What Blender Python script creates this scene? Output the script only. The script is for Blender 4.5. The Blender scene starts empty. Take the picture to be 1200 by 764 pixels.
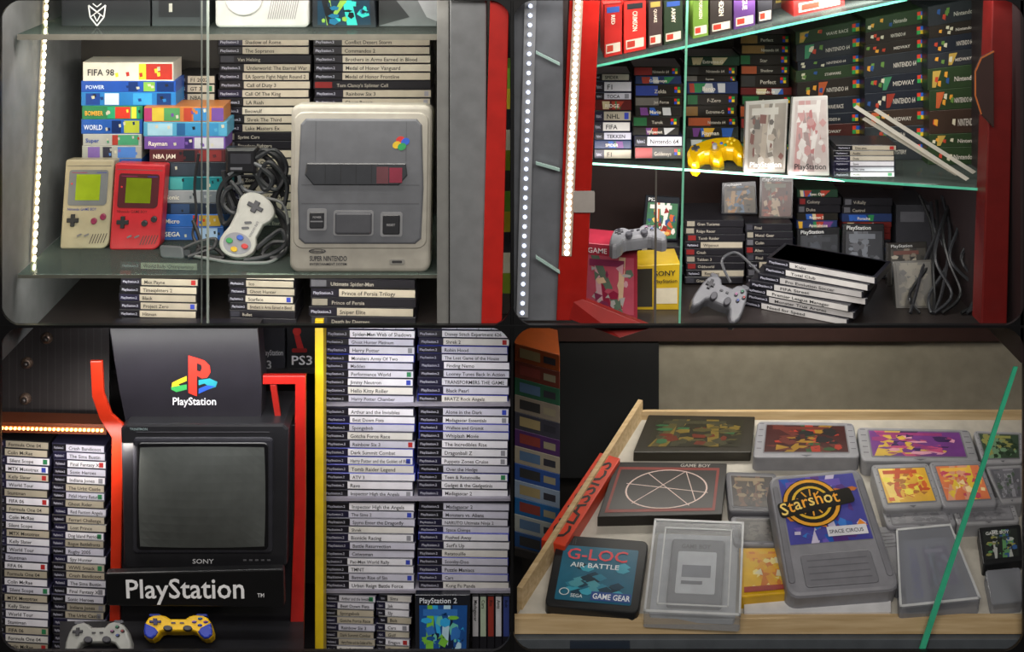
import bpy, math, random
from mathutils import Vector
R=random.Random(7)
S=.002; D=3.0; ZC=2.6
def W(px,py,y):
    k=(D+y)/D
    return Vector(((px-600)*S*k, y, ZC-(py+200)*S*k))
def bpy_(H,y): return H*D/(D+y)/S-200       # pixel row of a level H below the eye at depth y
def ydep(H,py): return H*D/((py+200)*S)-D
# ---------------------------------------------------------------- materials
MC={}
def lin(h):
    h=h.lstrip('#'); o=[]
    if len(h)==3: h=''.join(c*2 for c in h)
    for i in (0,2,4):
        c=int(h[i:i+2],16)/255
        o.append(c/12.92 if c<=.04045 else ((c+.055)/1.055)**2.4)
    return o
def M(h,rough=.5,metal=0,emit=0,var=.12,scale=25):
    k=(h,rough,metal,emit)
    if k in MC: return MC[k]
    m=bpy.data.materials.new('paint_'+h.strip('#')); m.use_nodes=True
    nt=m.node_tree; b=nt.nodes['Principled BSDF']
    c=lin(h)
    b.inputs['Roughness'].default_value=rough; b.inputs['Metallic'].default_value=metal
    if emit:
        b.inputs['Base Color'].default_value=(*c,1)
        b.inputs['Emission Color'].default_value=(*c,1); b.inputs['Emission Strength'].default_value=emit
    else:
        tc=nt.nodes.new('ShaderNodeTexCoord'); n=nt.nodes.new('ShaderNodeTexNoise'); n.inputs['Scale'].default_value=scale
        n.inputs['Detail'].default_value=3
        r=nt.nodes.new('ShaderNodeValToRGB')
        r.color_ramp.elements[0].position=.3; r.color_ramp.elements[1].position=.7
        r.color_ramp.elements[0].color=(*[x*(1-var) for x in c],1); r.color_ramp.elements[1].color=(*[min(1,x*(1+var*.6)) for x in c],1)
        nt.links.new(tc.outputs['Object'],n.inputs['Vector']); nt.links.new(n.outputs['Fac'],r.inputs['Fac']); nt.links.new(r.outputs['Color'],b.inputs['Base Color'])
    MC[k]=m; return m
def glassmat(h,fac,name,rough=.03):
    if name in MC: return MC[name]
    m=bpy.data.materials.new(name); m.use_nodes=True; nt=m.node_tree; nt.nodes.clear()
    o=nt.nodes.new('ShaderNodeOutputMaterial'); t=nt.nodes.new('ShaderNodeBsdfTransparent'); t.inputs[0].default_value=(*lin(h),1)
    p=nt.nodes.new('ShaderNodeBsdfPrincipled'); p.inputs['Base Color'].default_value=(*lin(h),1); p.inputs['Roughness'].default_value=rough
    x=nt.nodes.new('ShaderNodeMixShader'); x.inputs[0].default_value=fac
    nt.links.new(t.outputs[0],x.inputs[1]); nt.links.new(p.outputs[0],x.inputs[2]); nt.links.new(x.outputs[0],o.inputs[0])
    MC[name]=m; return m
def woodmat(name,h1,h2):
    m=bpy.data.materials.new(name); m.use_nodes=True; nt=m.node_tree; b=nt.nodes['Principled BSDF']; b.inputs['Roughness'].default_value=.5
    tc=nt.nodes.new('ShaderNodeTexCoord'); mp=nt.nodes.new('ShaderNodeMapping'); mp.inputs['Scale'].default_value=(2,30,30)
    n=nt.nodes.new('ShaderNodeTexNoise'); n.inputs['Scale'].default_value=3; n.inputs['Detail'].default_value=5
    r=nt.nodes.new('ShaderNodeValToRGB'); r.color_ramp.elements[0].position=.35; r.color_ramp.elements[1].position=.65
    r.color_ramp.elements[0].color=(*lin(h1),1); r.color_ramp.elements[1].color=(*lin(h2),1)
    nt.links.new(tc.outputs['Object'],mp.inputs[0]); nt.links.new(mp.outputs[0],n.inputs['Vector']); nt.links.new(n.outputs['Fac'],r.inputs['Fac']); nt.links.new(r.outputs['Color'],b.inputs['Base Color'])
    return m
BLACK=M('#0c0c0e',.4); INK=M('#141416',.6); GLS=glassmat('#b4c2bc',.1,'shelf_glass'); GEDGE=M('#5cc0a0',.25)
# ---------------------------------------------------------------- glyphs
GL={}; ADV={}
def build_glyphs():
    chars=[chr(c) for c in range(33,127)]
    objs=[]
    def mk(body,off):
        c=bpy.data.curves.new('g','FONT'); c.body=body; c.size=1; c.resolution_u=2; c.offset=off
        o=bpy.data.objects.new('g',c); bpy.context.collection.objects.link(o); objs.append(o); return o
    reg={}
    for c in chars: reg[c]=(mk(c,.012),mk('|'+c+'|',0))
    base=mk('||',0)
    dg=bpy.context.evaluated_depsgraph_get(); dg.update()
    def gm(o):
        e=o.evaluated_get(dg); me=e.to_mesh(); v=[(x.co.x,x.co.y) for x in me.vertices]; f=[tuple(p.vertices) for p in me.polygons]; e.to_mesh_clear(); return v,f
    bv,_=gm(base); b=max(x for x,_ in bv)
    for c in chars:
        GL[c]=gm(reg[c][0]); v,_=gm(reg[c][1]); ADV[c]=max(x for x,_ in v)-b
    ADV[' ']=.3
    for o in objs:
        cu=o.data; bpy.data.objects.remove(o); bpy.data.curves.remove(cu)
build_glyphs()
# ---------------------------------------------------------------- frames
class VF:
    def __init__(s,y): s.y=y
    def p(s,a,b,h=0):
        v=W(a,b,s.y); v.y-=h; return v
class QF:
    def __init__(s,c,lw,lh,ox=0,oy=0):
        s.c=[v if isinstance(v,Vector) else W(*v) for v in c]; s.lw=lw; s.lh=lh; s.ox=ox; s.oy=oy
        s.n=-((s.c[1]-s.c[0]).cross(s.c[3]-s.c[0])).normalized()
    def p(s,a,b,h=0):
        u=(a-s.ox)/s.lw; v=(b-s.oy)/s.lh; c=s.c
        return (c[0]*(1-u)+c[1]*u)*(1-v)+(c[3]*(1-u)+c[2]*u)*v+s.n*h
# ---------------------------------------------------------------- mesh builder
def rr(x0,y0,x1,y1,r=0,n=4):
    if r<=0: return [(x0,y0),(x1,y0),(x1,y1),(x0,y1)]
    r=min(r,(x1-x0)/2,(y1-y0)/2); o=[]
    for cx,cy,a in ((x1-r,y0+r,-90),(x1-r,y1-r,0),(x0+r,y1-r,90),(x0+r,y0+r,180)):
        for i in range(n+1):
            t=math.radians(a+90*i/n); o.append((cx+r*math.cos(t),cy+r*math.sin(t)))
    return o
def el(cx,cy,rx,ry=None,n=20,rot=0):
    ry=rx if ry is None else ry; c,s_=math.cos(rot),math.sin(rot)
    return [(cx+rx*math.cos(t)*c-ry*math.sin(t)*s_,cy+rx*math.cos(t)*s_+ry*math.sin(t)*c) for t in [2*math.pi*i/n for i in range(n)]]
def rot(pts,cx,cy,deg):
    a=math.radians(deg); c,s_=math.cos(a),math.sin(a)
    return [(cx+(x-cx)*c-(y-cy)*s_,cy+(x-cx)*s_+(y-cy)*c) for x,y in pts]
def inset(pts,d):
    n=len(pts); A=sum(pts[i][0]*pts[(i+1)%n][1]-pts[(i+1)%n][0]*pts[i][1] for i in range(n)); sg=1 if A>0 else -1; o=[]
    for i in range(n):
        p0,p1,p2=pts[i-1],pts[i],pts[(i+1)%n]
        def nm(a,b):
            x,y=b[0]-a[0],b[1]-a[1]; l=math.hypot(x,y) or 1; return (-y/l*sg,x/l*sg)
        a=nm(p0,p1); b=nm(p1,p2); k=max(.5,1+a[0]*b[0]+a[1]*b[1])
        o.append((p1[0]+(a[0]+b[0])*d/k,p1[1]+(a[1]+b[1])*d/k))
    return o
class MB:
    def __init__(s): s.v=[]; s.f=[]; s.m=[]; s.mi=[]
    def mi_(s,m):
        if m not in s.m: s.m.append(m)
        return s.m.index(m)
    def add(s,vs,fs,m):
        b=len(s.v); s.v+=[Vector(x) for x in vs]; k=s.mi_(m)
        for f in fs: s.f.append(tuple(b+i for i in f)); s.mi.append(k)
        return s
    def prism(s,F,pts,h0,h1,m,bev=0,seg=2,bh=None,cap=None):
        rings=[(pts,h0)]
        if bev:
            bh=bev*S if bh is None else bh
            for k in range(seg+1):
                t=k/seg*math.pi/2; rings.append((inset(pts,bev*(1-math.cos(t))),h1-bh+bh*math.sin(t)))
        else: rings.append((pts,h1))
        n=len(pts); vs=[F.p(x,y,h) for r,h in rings for x,y in r]; fs=[tuple(range(n))[::-1]]
        for j in range(len(rings)-1):
            for i in range(n):
                a=j*n+i; b=j*n+(i+1)%n; fs.append((a,b,b+n,a+n))
        s.add(vs,fs,m)
        L=(len(rings)-1)*n
        s.add([vs[L+i] for i in range(n)],[tuple(range(n))],cap or m); return s
    def poly(s,F,pts,h,m): return s.add([F.p(x,y,h) for x,y in pts],[tuple(range(len(pts)))],m)
    def line(s,F,p,q,w,h,m):
        dx,dy=q[0]-p[0],q[1]-p[1]; l=math.hypot(dx,dy) or 1; nx,ny=-dy/l*w/2,dx/l*w/2
        return s.poly(F,[(p[0]+nx,p[1]+ny),(q[0]+nx,q[1]+ny),(q[0]-nx,q[1]-ny),(p[0]-nx,p[1]-ny)],h,m)
    def ring(s,F,cx,cy,r0,r1,h,m,n=28,ry=1,rx=1):
        vs=[]; 
        for i in range(n):
            t=2*math.pi*i/n
            for r in (r0,r1): vs.append(F.p(cx+r*rx*math.cos(t),cy+r*ry*math.sin(t),h))
        return s.add(vs,[(2*i,2*i+1,(2*i+3)%(2*n),(2*i+2)%(2*n)) for i in range(n)],m)
    def dome(s,F,cx,cy,r,h0,hh,m,n=16,ry=None):
        vs=[];K=4; ry=ry or r
        for k in range(K):
            t=k/K*math.pi/2
            vs+=[F.p(x,y,h0+hh*math.sin(t)) for x,y in el(cx,cy,r*math.cos(t),ry*math.cos(t),n)]
        vs.append(F.p(cx,cy,h0+hh)); fs=[(k*n+i,k*n+(i+1)%n,(k+1)*n+(i+1)%n,(k+1)*n+i) for k in range(K-1) for i in range(n)]
        fs+=[((K-1)*n+i,(K-1)*n+(i+1)%n,K*n) for i in range(n)]
        return s.add(vs,fs,m)
    def text(s,F,t,x,y,size,h,m,maxw=None,al='l',ang=0,sh=0,wid=1):
        w=sum(ADV.get(c,.5) for c in t)*size*wid; sx=wid
        if maxw and w>maxw: sx*=maxw/w; w=maxw
        cur={'l':0,'c':-w/2,'r':-w}[al]; ca,sa=math.cos(math.radians(ang)),math.sin(math.radians(ang))
        for c in t:
            if c in GL:
                vs,fs=GL[c]; o=[]
                for gx,gy in vs:
                    a=cur+(gx+sh*gy)*size*sx; b=-gy*size
                    o.append(F.p(x+a*ca-b*sa,y+a*sa+b*ca,h))
                s.add(o,fs,m)
            cur+=ADV.get(c,.5)*size*sx
        return s
    def tube(s,pts,r,m,n=6,sub=6):
        P=[Vector(p) for p in pts]; Q=[]
        for i in range(len(P)-1):
            a=P[max(0,i-1)];b=P[i];c=P[i+1];d=P[min(len(P)-1,i+2)]
            for j in range(sub):
                t=j/sub; Q.append(.5*((2*b)+(c-a)*t+(2*a-5*b+4*c-d)*t*t+(3*b-a-3*c+d)*t**3))
        Q.append(P[-1]); vs=[]
        for i,q in enumerate(Q):
            d=(Q[min(i+1,len(Q)-1)]-Q[max(i-1,0)]).normalized(); u=d.cross(Vector((.2,.9,.3))).normalized(); w=d.cross(u)
            vs+=[q+(u*math.cos(2*math.pi*k/n)+w*math.sin(2*math.pi*k/n))*r for k in range(n)]
        fs=[(i*n+k,i*n+(k+1)%n,(i+1)*n+(k+1)%n,(i+1)*n+k) for i in range(len(Q)-1) for k in range(n)]
        fs+=[tuple(range(n)),tuple((len(Q)-1)*n+k for k in range(n))[::-1]]
        return s.add(vs,fs,m)
    def art(s,F,x0,y0,x1,y1,cols,seed,h=.0006,n=9):
        # abstract printed picture: slanted bands, then many small angular flecks
        q=random.Random(seed); s.poly(F,rr(x0,y0,x1,y1),h,M(cols[0],.35)); w=x1-x0; hh=y1-y0
        for i in range(4):
            a=q.uniform(0,.7); b=a+q.uniform(.08,.2); c=q.uniform(0,.7); d=c+q.uniform(.05,.2)
            s.poly(F,[(x0+w*a,y0),(x0+w*min(1,b),y0),(x0+w*min(1,d),y1),(x0+w*c,y1)],h+.0001*(i+1),M(q.choice(cols[1:]),.35))
        for i in range(n*3):
            c=M(q.choice(cols),.35); cx=x0+w*q.uniform(.08,.92); cy=y0+hh*q.uniform(.2,.92); rx=min(w*q.uniform(.03,.13),cx-x0,x1-cx); ry=min(hh*q.uniform(.03,.12),cy-y0,y1-cy)
            k=q.randint(3,6); s.poly(F,[(cx+rx*math.cos(6.283*j/k+i),cy+ry*math.sin(6.283*j/k+i)) for j in range(k)],h+.0005+.00001*i,c)
        s.poly(F,rr(x0+w*.08,y0+hh*.06,x0+w*.8,y0+hh*.17),h+.0005,M(cols[-1],.35))
        return s
class Thing:
    def __init__(s,name,label,cat,group=None,kind=None):
        s.name,s.label,s.cat,s.group,s.kind=name,label,cat,group,kind; s.parts=[]
    def part(s,name='body',label=None):
        m=MB(); s.parts.append((name,m,label)); return m
    def done(s):
        allv=[v for _,m,_ in s.parts for v in m.v]
        mn=[min(v[i] for v in allv) for i in range(3)]; mx=[max(v[i] for v in allv) for i in range(3)]
        org=Vector(((mn[0]+mx[0])/2,(mn[1]+mx[1])/2,mn[2]))
        def mk(nm,mb,o):
            me=bpy.data.meshes.new(nm); me.from_pydata([v-o for v in mb.v],[],mb.f)
            for m in mb.m: me.materials.append(m)
            me.polygons.foreach_set('material_index',mb.mi); me.update(); ob=bpy.data.objects.new(nm,me); bpy.context.collection.objects.link(ob); return ob
        if len(s.parts)==1:
            top=mk(s.name,s.parts[0][1],org); top.location=org
        else:
            top=bpy.data.objects.new(s.name,None); top.empty_display_size=.02; bpy.context.collection.objects.link(top); top.location=org
            for nm,mb,lb in s.parts:
                c=Vector([sum(v[i] for v in mb.v)/len(mb.v) for i in range(3)])
                o=mk(nm,mb,c); o.parent=top; o.location=c-org
                if lb: o['label']=lb
        if s.label: top['label']=s.label
        if s.kind!='structure' and s.cat: top['category']=s.cat
        if s.group: top['group']=s.group
        if s.kind: top['kind']=s.kind
        return top
def simple(name,label,cat,F,pts,h0,h1,m,bev=0,group=None,kind=None,cap=None):
    t=Thing(name,label,cat,group,kind); t.part().prism(F,pts,h0,h1,m,bev,cap=cap); return t.done()
def wbox(name,p0,p1,m,kind='structure',label=None,cat=None,front=None):
    t=Thing(name,label,cat,None,kind); mb=t.part(); x0,y0,z0=p0; x1,y1,z1=p1
    v=[(x0,y0,z0),(x1,y0,z0),(x1,y1,z0),(x0,y1,z0),(x0,y0,z1),(x1,y0,z1),(x1,y1,z1),(x0,y1,z1)]
    mb.add(v,[(0,3,2,1),(4,5,6,7),(1,2,6,5),(2,3,7,6),(3,0,4,7)],m); mb.add(v,[(0,1,5,4)],front or m); return t.done()
def X(px,y): return (px-600)*S*(D+y)/D
def Z(py,y): return ZC-(py+200)*S*(D+y)/D
# ================================================================ room shell
wbox('floor',(-3,-4.2,-.05),(3,1.3,0),M('#4a4744',.6))
wbox('ceiling',(-3,-4.2,3.7),(3,1.3,3.75),M('#8c8983',.8))
wbox('wall_back',(-3,1.15,0),(3,1.25,3.7),M('#2a2827',.8))
wbox('wall_left',(-3.05,-4.2,0),(-3,1.25,3.7),M('#5d5a57',.8))
wbox('wall_right',(3,-4.2,0),(3.05,1.25,3.7),M('#5d5a57',.8))
wbox('wall_front',(-3,-4.25,0),(3,-4.2,3.7),M('#3c3a38',.8))
# made-up face rails for the collage's black rounded borders, and panels behind
t=Thing('trim_1',None,None,None,'structure'); mb=t.part(); F=VF(0)
mb.prism(F,rr(598.5,-12,601.5,776),-.02,0,BLACK)
mb.prism(F,rr(-12,381,1212,384.2),-.012,0.001,BLACK)
for a,b,c,d in ((-12,-12,1212,0.6),(-12,763.4,1212,776),(-12,-12,.6,776),(1199.4,-12,1212,776)): mb.prism(F,rr(a,b,c,d),-.01,.0005,BLACK)
def fillet(cx,cy,sx,sy,r=27):
    pts=[(cx,cy)]+[(cx+sx*r*(1-math.sin(t)),cy+sy*r*(1-math.cos(t))) for t in [math.pi/2*i/8 for i in range(9)]]
    mb.prism(F,pts,-.008,0,BLACK)
for x0,x1 in ((0,599),(601,1200)):
    for y0,y1 in ((0,382),(383.5,764)):
        fillet(x0,y0,1,1);fillet(x1,y0,-1,1);fillet(x0,y1,1,-1);fillet(x1,y1,-1,-1)
t.done()
wbox('wall_divider',(-.003,.02,Z(790,0)),(.003,1.1,Z(-30,0)),M('#17171a',.5))
HF=1.25
t=Thing('trim_2',None,None,None,'structure'); mb=t.part()
mm=M('#2a2524',.35)
for xa,xb in ((-1.25,-.004),(.004,1.25)):
    v=[(xa,.012,Z(381.5,.012)),(xb,.012,Z(381.5,.012)),(xb,.22,ZC-HF),(xa,.22,ZC-HF),(xb,1.0,ZC-HF),(xa,1.0,ZC-HF)]
    lo=[(a,b,c-.004) for a,b,c in v]
    mb.add(v+lo,[(0,1,2,3),(3,2,4,5),(6,9,8,7),(9,11,10,8),(0,6,7,1),(5,4,10,11),(0,3,9,6),(3,5,11,9),(1,7,8,2),(2,8,10,4)],mm)
t.done()
# ================================================================ generic pieces
def spine(x0,x1,yt,yb,y,title,style,depth=.12,drop=0,group=None,kindname='game_case',seed=0):
    q=random.Random(seed*31+int(x0)+int(yt)*7)
    dj=q.uniform(-.003,.003); jx=q.uniform(-1.5,1.5); x0+=jx; x1+=jx
    if style in('photo','n64'): x1+=q.uniform(-3,1)
    F=QF([(x0,yt,y+dj),(x1,yt+drop,y+dj),(x1,yb+drop,y+dj),(x0,yb,y+dj)],x1-x0,yb-yt)
    w=x1-x0; h=yb-yt
    lab={'cream':'black game case with cream title spine','white':'game case with white title spine and black end band',
         'dark':'dark-spined game case with pale lettering','n64':'black game box with small coloured emblem',
         'blue':'blue-edged game case with white title spine','photo':'game box with colourful printed side'}[style]
    t=Thing(kindname,lab+' lying flat','game case',group); mb=t.part()
    body={'cream':'#1b1a1e','white':'#26253a','dark':'#1c1b20','n64':'#1f1a15','blue':'#2b3590','photo':q.choice(['#22201c','#5a1c1a','#1f3a2a','#26345a'])}[style]
    mb.prism(F,rr(.2,.05,w-.2,h-.05),-depth,0,M(body,.35),bev=min(.8,h*.1),seg=1)
    e=.0005; bw=min(w*.27,34)
    if style in('cream','white','blue'):
        lc=q.choice(['#b3aa98','#a69e8d','#bfb8a8'] if style=='cream' else ['#dcdbe2','#cccbd6','#c2c1d0','#d4d1cd','#e2e0e8'])
        mb.poly(F,rr(bw,h*.1,w-1.5,h*.9),e,M(lc,.45))
        mb.poly(F,rr(1.5,h*.1,bw,h*.9),e,M(q.choice(['#15141a','#1a1830','#191722']),.4))
        mb.text(F,'PlayStation.2',3,h*.66,h*.42,e*2,M('#b8b8c8',.5),maxw=bw-6)
        mb.text(F,title,bw+3,h*.74,h*.6,e*2,INK,maxw=w-bw-8)
        if q.random()<.3: mb.poly(F,rr(w-9,h*.2,w-4,h*.8),e*2,M(q.choice(['#3344aa','#aa2b2b','#888890','#2f7a50']),.4))
    elif style=='dark':
        mb.poly(F,rr(2,h*.15,w*.16,h*.85),e,M(q.choice(['#5a5a60','#8a8578','#34343c','#7b2020']),.4))
        mb.text(F,title,w*.2,h*.74,h*.55,e*2,M('#a29c90',.5),maxw=w*.72)
    elif style=='photo':
        cs=['#c8b890','#a03828','#2a7a4a','#2c58a8','#d0a030','#b8b8b8','#6a3a7a']
        for k in range(4):
            a=q.uniform(.03,.7); mb.poly(F,[(w*a,h*.12),(w*(a+q.uniform(.08,.25)),h*.12),(w*(a+q.uniform(.05,.22)),h*.88),(w*(a+.02),h*.88)],e*(1+.2*k),M(q.choice(cs),.4))
        mb.text(F,title,w*.3,h*.72,h*.48,e*4,M('#e8e0d0',.5),maxw=w*.45)
    else:
        c=q.choice(['#8d2522','#1f5a32','#2a3c88','#7b5a2c','#9c4a28','#65605a','#2c2a28'])
        mb.poly(F,rr(w*.02,h*.1,w*q.uniform(.2,.5),h*.9),e,M(c,.4))
        hh=min(h,12)
        for k,(cc,ox,oy) in enumerate((('#c8281e',0,0),('#1f8a3a',.5,0),('#2843b0',0,.5),('#d8b020',.5,.5))):
            mb.poly(F,rr(w-hh*.9+ox*hh*.6,h*.2+oy*hh*.6,w-hh*.9+(ox+.45)*hh*.6,h*.2+(oy+.45)*hh*.6),e*1.5,M(cc,.4))
        mb.text(F,title,w*.4,h*.7,h*.42,e*3,M('#b9b1a4',.5),maxw=w*.35)
    return t.done()
def stack(x0,x1,ytop,ybot,pitch,y,titles,style,group,depth=.12,drop=0,seed=0,jit=0):
    n=max(1,round((ybot-ytop)/pitch)); rq=random.Random(seed+5); wts=[1+rq.uniform(-jit,jit) for _ in range(n)]; T_=sum(wts); c=ytop
    for i in range(n):
        p=(ybot-ytop)*wts[i]/T_
        st=style if isinstance(style,str) else R.choice(style)
        spine(x0,x1,c,c+p,y,titles[i%len(titles)],st,depth,drop,group,seed=seed+i); c+=p
def carton(F,w,h,depth,col,label,name='game_box',texts=(),patches=(),group=None,cat='box',bev=.6,side=None,art=None,extra=None):
    t=Thing(name,label,cat,group); mb=t.part(); mb.prism(F,rr(0,0,w,h),-depth,0,M(col,.4),bev=bev,seg=1)
    e=.0005
    if art: mb.art(F,*art[0],art[1],art[2],h=e)
    for i,(pts,c) in enumerate(patches): mb.poly(F,pts,e*(1.3+.12*i)+(.0013 if art else 0),M(c,.4))
    for tx in texts:
        s_,x,y_,sz,c=tx[:5]; kw=tx[5] if len(tx)>5 else {}
        mb.text(F,s_,x,y_,sz,e*3.6+(.0013 if art else 0),M(c,.45),**kw)
    if extra: extra(mb,F)
    return t.done()
def box_px(x0,y0,x1,y1,y,depth,col,label,**k):
    F=QF([(x0,y0,y),(x1,y0,y),(x1,y1,y),(x0,y1,y)],x1-x0,y1-y0); return carton(F,x1-x0,y1-y0,depth,col,label,**k)
def glass_shelf(pts,th,label,col=GEDGE):
    t=Thing('glass_shelf',label,'shelf'); mb=t.part('pane'); P=[Vector(p) for p in pts]; dn=Vector((0,0,-th)); Q=[p+dn for p in P]
    mb.add(P+Q,[(0,1,2,3),(7,6,5,4),(1,5,6,2),(2,6,7,3),(3,7,4,0)],GLS)
    e=t.part('polished_edge','pale polished glass edge'); o=Vector((0,-.001,0))
    e.add([P[0]+o,P[1]+o,Q[1]+o,Q[0]+o,P[0],P[1],Q[1],Q[0]],[(0,1,2,3),(0,4,5,1),(3,2,6,7)],col); return t.done()
def led_strip(p0,p1,n,label,cold='#fff6e0',em=14,w=.012,facing=(1,-.3,0),tape='#7d7a72',sz=.0045):
    p0,p1=Vector(p0),Vector(p1); d=(p1-p0); f=Vector(facing).normalized(); sd=d.normalized().cross(f).normalized()
    t=Thing('led_strip',label,'light strip'); mb=t.part('tape'); 
    mb.add([p0-sd*w,p0+sd*w,p1+sd*w,p1-sd*w,p0-sd*w-f*.002,p0+sd*w-f*.002,p1+sd*w-f*.002,p1-sd*w-f*.002],[(0,1,2,3),(7,6,5,4),(0,4,5,1),(1,5,6,2),(2,6,7,3),(3,7,4,0)],M(tape,.6))
    g=t.part('diodes','glowing diodes'); em_=M(cold,.5,0,em); u=d.normalized()
    for i in range(n):
        c=p0+d*((i+.5)/n)+f*.001
        vs=[c+(u*math.cos(k*math.pi/4)+sd*math.sin(k*math.pi/4))*sz*s_+f*z for s_,z in((1,0),(1,.002),(.6,.004)) for k in range(8)]
        g.add(vs,[(a*8+k,a*8+(k+1)%8,a*8+8+(k+1)%8,a*8+8+k) for a in range(2) for k in range(8)]+[tuple(16+k for k in range(8))],em_)
    return t.done()
def area(loc,target,sx,sy,e,col=(1,1,1)):
    l=bpy.data.lights.new('lamp','AREA'); l.shape='RECTANGLE'; l.size=sx; l.size_y=sy; l.energy=e; l.color=col
    o=bpy.data.objects.new('lamp',l); o.location=loc; o.rotation_euler=(Vector(target)-Vector(loc)).to_track_quat('-Z','Y').to_euler(); bpy.context.collection.objects.link(o)
def plus(cx,cy,a,b): return [(cx-b,cy-a),(cx+b,cy-a),(cx+b,cy-b),(cx+a,cy-b),(cx+a,cy+b),(cx+b,cy+b),(cx+b,cy+a),(cx-b,cy+a),(cx-b,cy+b),(cx-a,cy+b),(cx-a,cy-b),(cx-b,cy-b)]
def ps_pad(F,col,label,group=None,btn='#2b2b30',second=None,name='game_controller'):
    t=Thing(name,label,'controller',group); m=M(col,.4); b=t.part('body')
    half=[(50,13),(40,13),(34,6),(26,3),(16,5),(9,10),(4,22),(0,42),(0,54),(5,62),(12,63),(19,57),(25,46),(31,43),(40,44),(50,44)]
    pts=half+[(100-x,y) for x,y in half[::-1]][1:-1]
    b.prism(F,pts,-.022,.012,m,bev=4,seg=3,bh=.012)
    if second:
        for s_ in(0,1):
            g=t.part('grip'); P=[(4,24),(1,42),(1,53),(6,61),(12,62),(18,55),(22,46),(18,36)]
            if s_: P=[(100-x,y) for x,y in P]
            g.prism(F,P,.004,.016,M(second,.4),bev=3,seg=2,bh=.006)
    d=t.part('direction_pad'); d.prism(F,plus(19,22,8,2.8),.01,.017,M(btn,.4),bev=.6,seg=1)
    for x,y,c in((81,14,'#3f8f6a'),(89,22,'#b04040'),(81,30,'#4a62b0'),(73,22,'#b06a9a')):
        q=t.part('button'); q.dome(F,x,y,3.6,.011,.006,M(btn if not second else '#2740a8',.4)); q.ring(F,x,y,1.2,1.9,.0175,M(c,.5),n=12)
    for x in(36,64):
        q=t.part('analog_stick'); q.prism(F,el(x,38,6.5),.008,.02,M('#3c3c42',.6),bev=1.5,seg=2)
    for x in(44,56):
        q=t.part('menu_button'); q.prism(F,rr(x-3,23,x+3,26,1),.01,.0145,M(btn,.5))
    for x in(10,74):
        q=t.part('shoulder_button'); q.prism(F,rr(x,-1,x+16,6,3),-.014,.004,M('#4a4a50' if not second else second,.5),bev=1,seg=1)
    return t.done()
def cable(pts,r,col,label,group='loose cables'):
    t=Thing('cable',label,'cable',group); t.part().tube(pts,r,M(col,.5)); return t.done()
# ================================================================ BAY 1 : consoles behind glass (top left)
HS=1.0719; HU=.4928
yb1=.565
wbox('wall_back',(X(95,yb1),yb1,ZC-HF),(-.02,yb1+.01,Z(-30,0)),M('#2f2a26',.6))
wbox('wall_side',(-1.22,.0,ZC-HF),(-1.2,yb1,Z(-30,0)),M('#747677',.5,.2))
led_strip((-1.197,.2,Z(318,.2)),(-1.197,.29,Z(-5,.29)),34,'strip of glowing warm white diodes on grey metal side',facing=(1,0,0),em=12,sz=.008,w=.018,tape='#948a76',cold='#fff0cc')
glass_shelf([(-1.19,.08,ZC-HS),(X(520,.08),.08,ZC-HS),(X(520,.08),.56,ZC-HS),(-1.19,.56,ZC-HS)],.008,'glass shelf carrying game consoles and boxed games',M('#5d5e56',.2))
glass_shelf([(-1.19,.08,ZC-HU),(X(520,.08),.08,ZC-HU),(X(520,.08),.56,ZC-HU),(-1.19,.56,ZC-HU)],.014,'upper glass shelf with grey edge and boxes on top',M('#75736a',.2))
simple('cabinet_post','grey painted metal cabinet upright beside a red strip','post',VF(.03),rr(527,-20,570,381),-.1,0,M('#828486',.45,.2),bev=2)
simple('cabinet_post','slim aluminium channel upright with light face','post',VF(.05),rr(512,-20,526,381),-.08,0,M('#8f8f8c',.4,.3),bev=1)
simple('cabinet_post','bright red painted metal upright','post',QF([(575,-20,.02),(597,-20,.02),(588,381,.02),(564,381,.02)],22,401,0,-20),rr(0,-20,22,381),-.1,0,M('#b8221b',.4),bev=1)
for i in range(12):
    yt=80+i*24
    box_px(587.5,yt,598,yt+24,.3,.15,['#7fae3a','#d8c23a','#2a2a30','#c9c4b0','#7e8f2a','#403a36'][i%6],'small bright box in a stack seen past the red upright',group='boxes stacked past the red upright',bev=.3)
t=Thing('glass_door_edge','vertical polished edge of a sliding glass door','glass door'); mb=t.part(); mb.prism(VF(.045),rr(242,-20,244.5,381),-.006,0,M('#a9b4ac',.2)); t.done()
t=Thing('glass_door_edge','darker vertical edge of a second sliding glass door','glass door'); mb=t.part(); mb.prism(VF(.06),rr(235.5,-20,236.8,381),-.004,0,M('#6d736f',.3)); t.done()
TA=['Shadow of Rome','The Sopranos','Van Helsing','Underworld: The Eternal War','EA Sports Fight Night Round 2','Call of Duty 3','Call Of The King','LA Rush','Beowulf','Shrek The Third','Lake Masters Ex','Sprint Cars','Freedom Fighters','Hitman','Rogue Ops','Gun','Kill Zone','Black']
TB=['Conflict Desert Storm','Commandos 2','Brothers in Arms Earned in Blood','Medal of Honor Vanguard','Medal of Honor Frontline',"Tom Clancy's Splinter Cell",'Rainbow Six 3','Ghost Recon','SOCOM','Soldier of Fortune','Army Men','Delta Force','Call of Duty 2','Men of Valor','Vietcong','Close Combat','Desert Rats','SWAT']
yb=bpy_(HS,.45)
g='game cases stacked at the back of the console shelf'
stack(256,364,44,yb,10.3,.45,TA,['cream','cream','cream','dark'],g,depth=.105)
stack(367,505,44,yb,10.3,.45,TB,['cream','cream','cream','dark'],g,depth=.105,seed=3)
stack(208,253,88,yb,10.3,.45,['F1 2002','GT 3','NBA','Ski','Tekken','SSX','Rally'],['cream','cream','dark'],g,depth=.105,seed=9)
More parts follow.
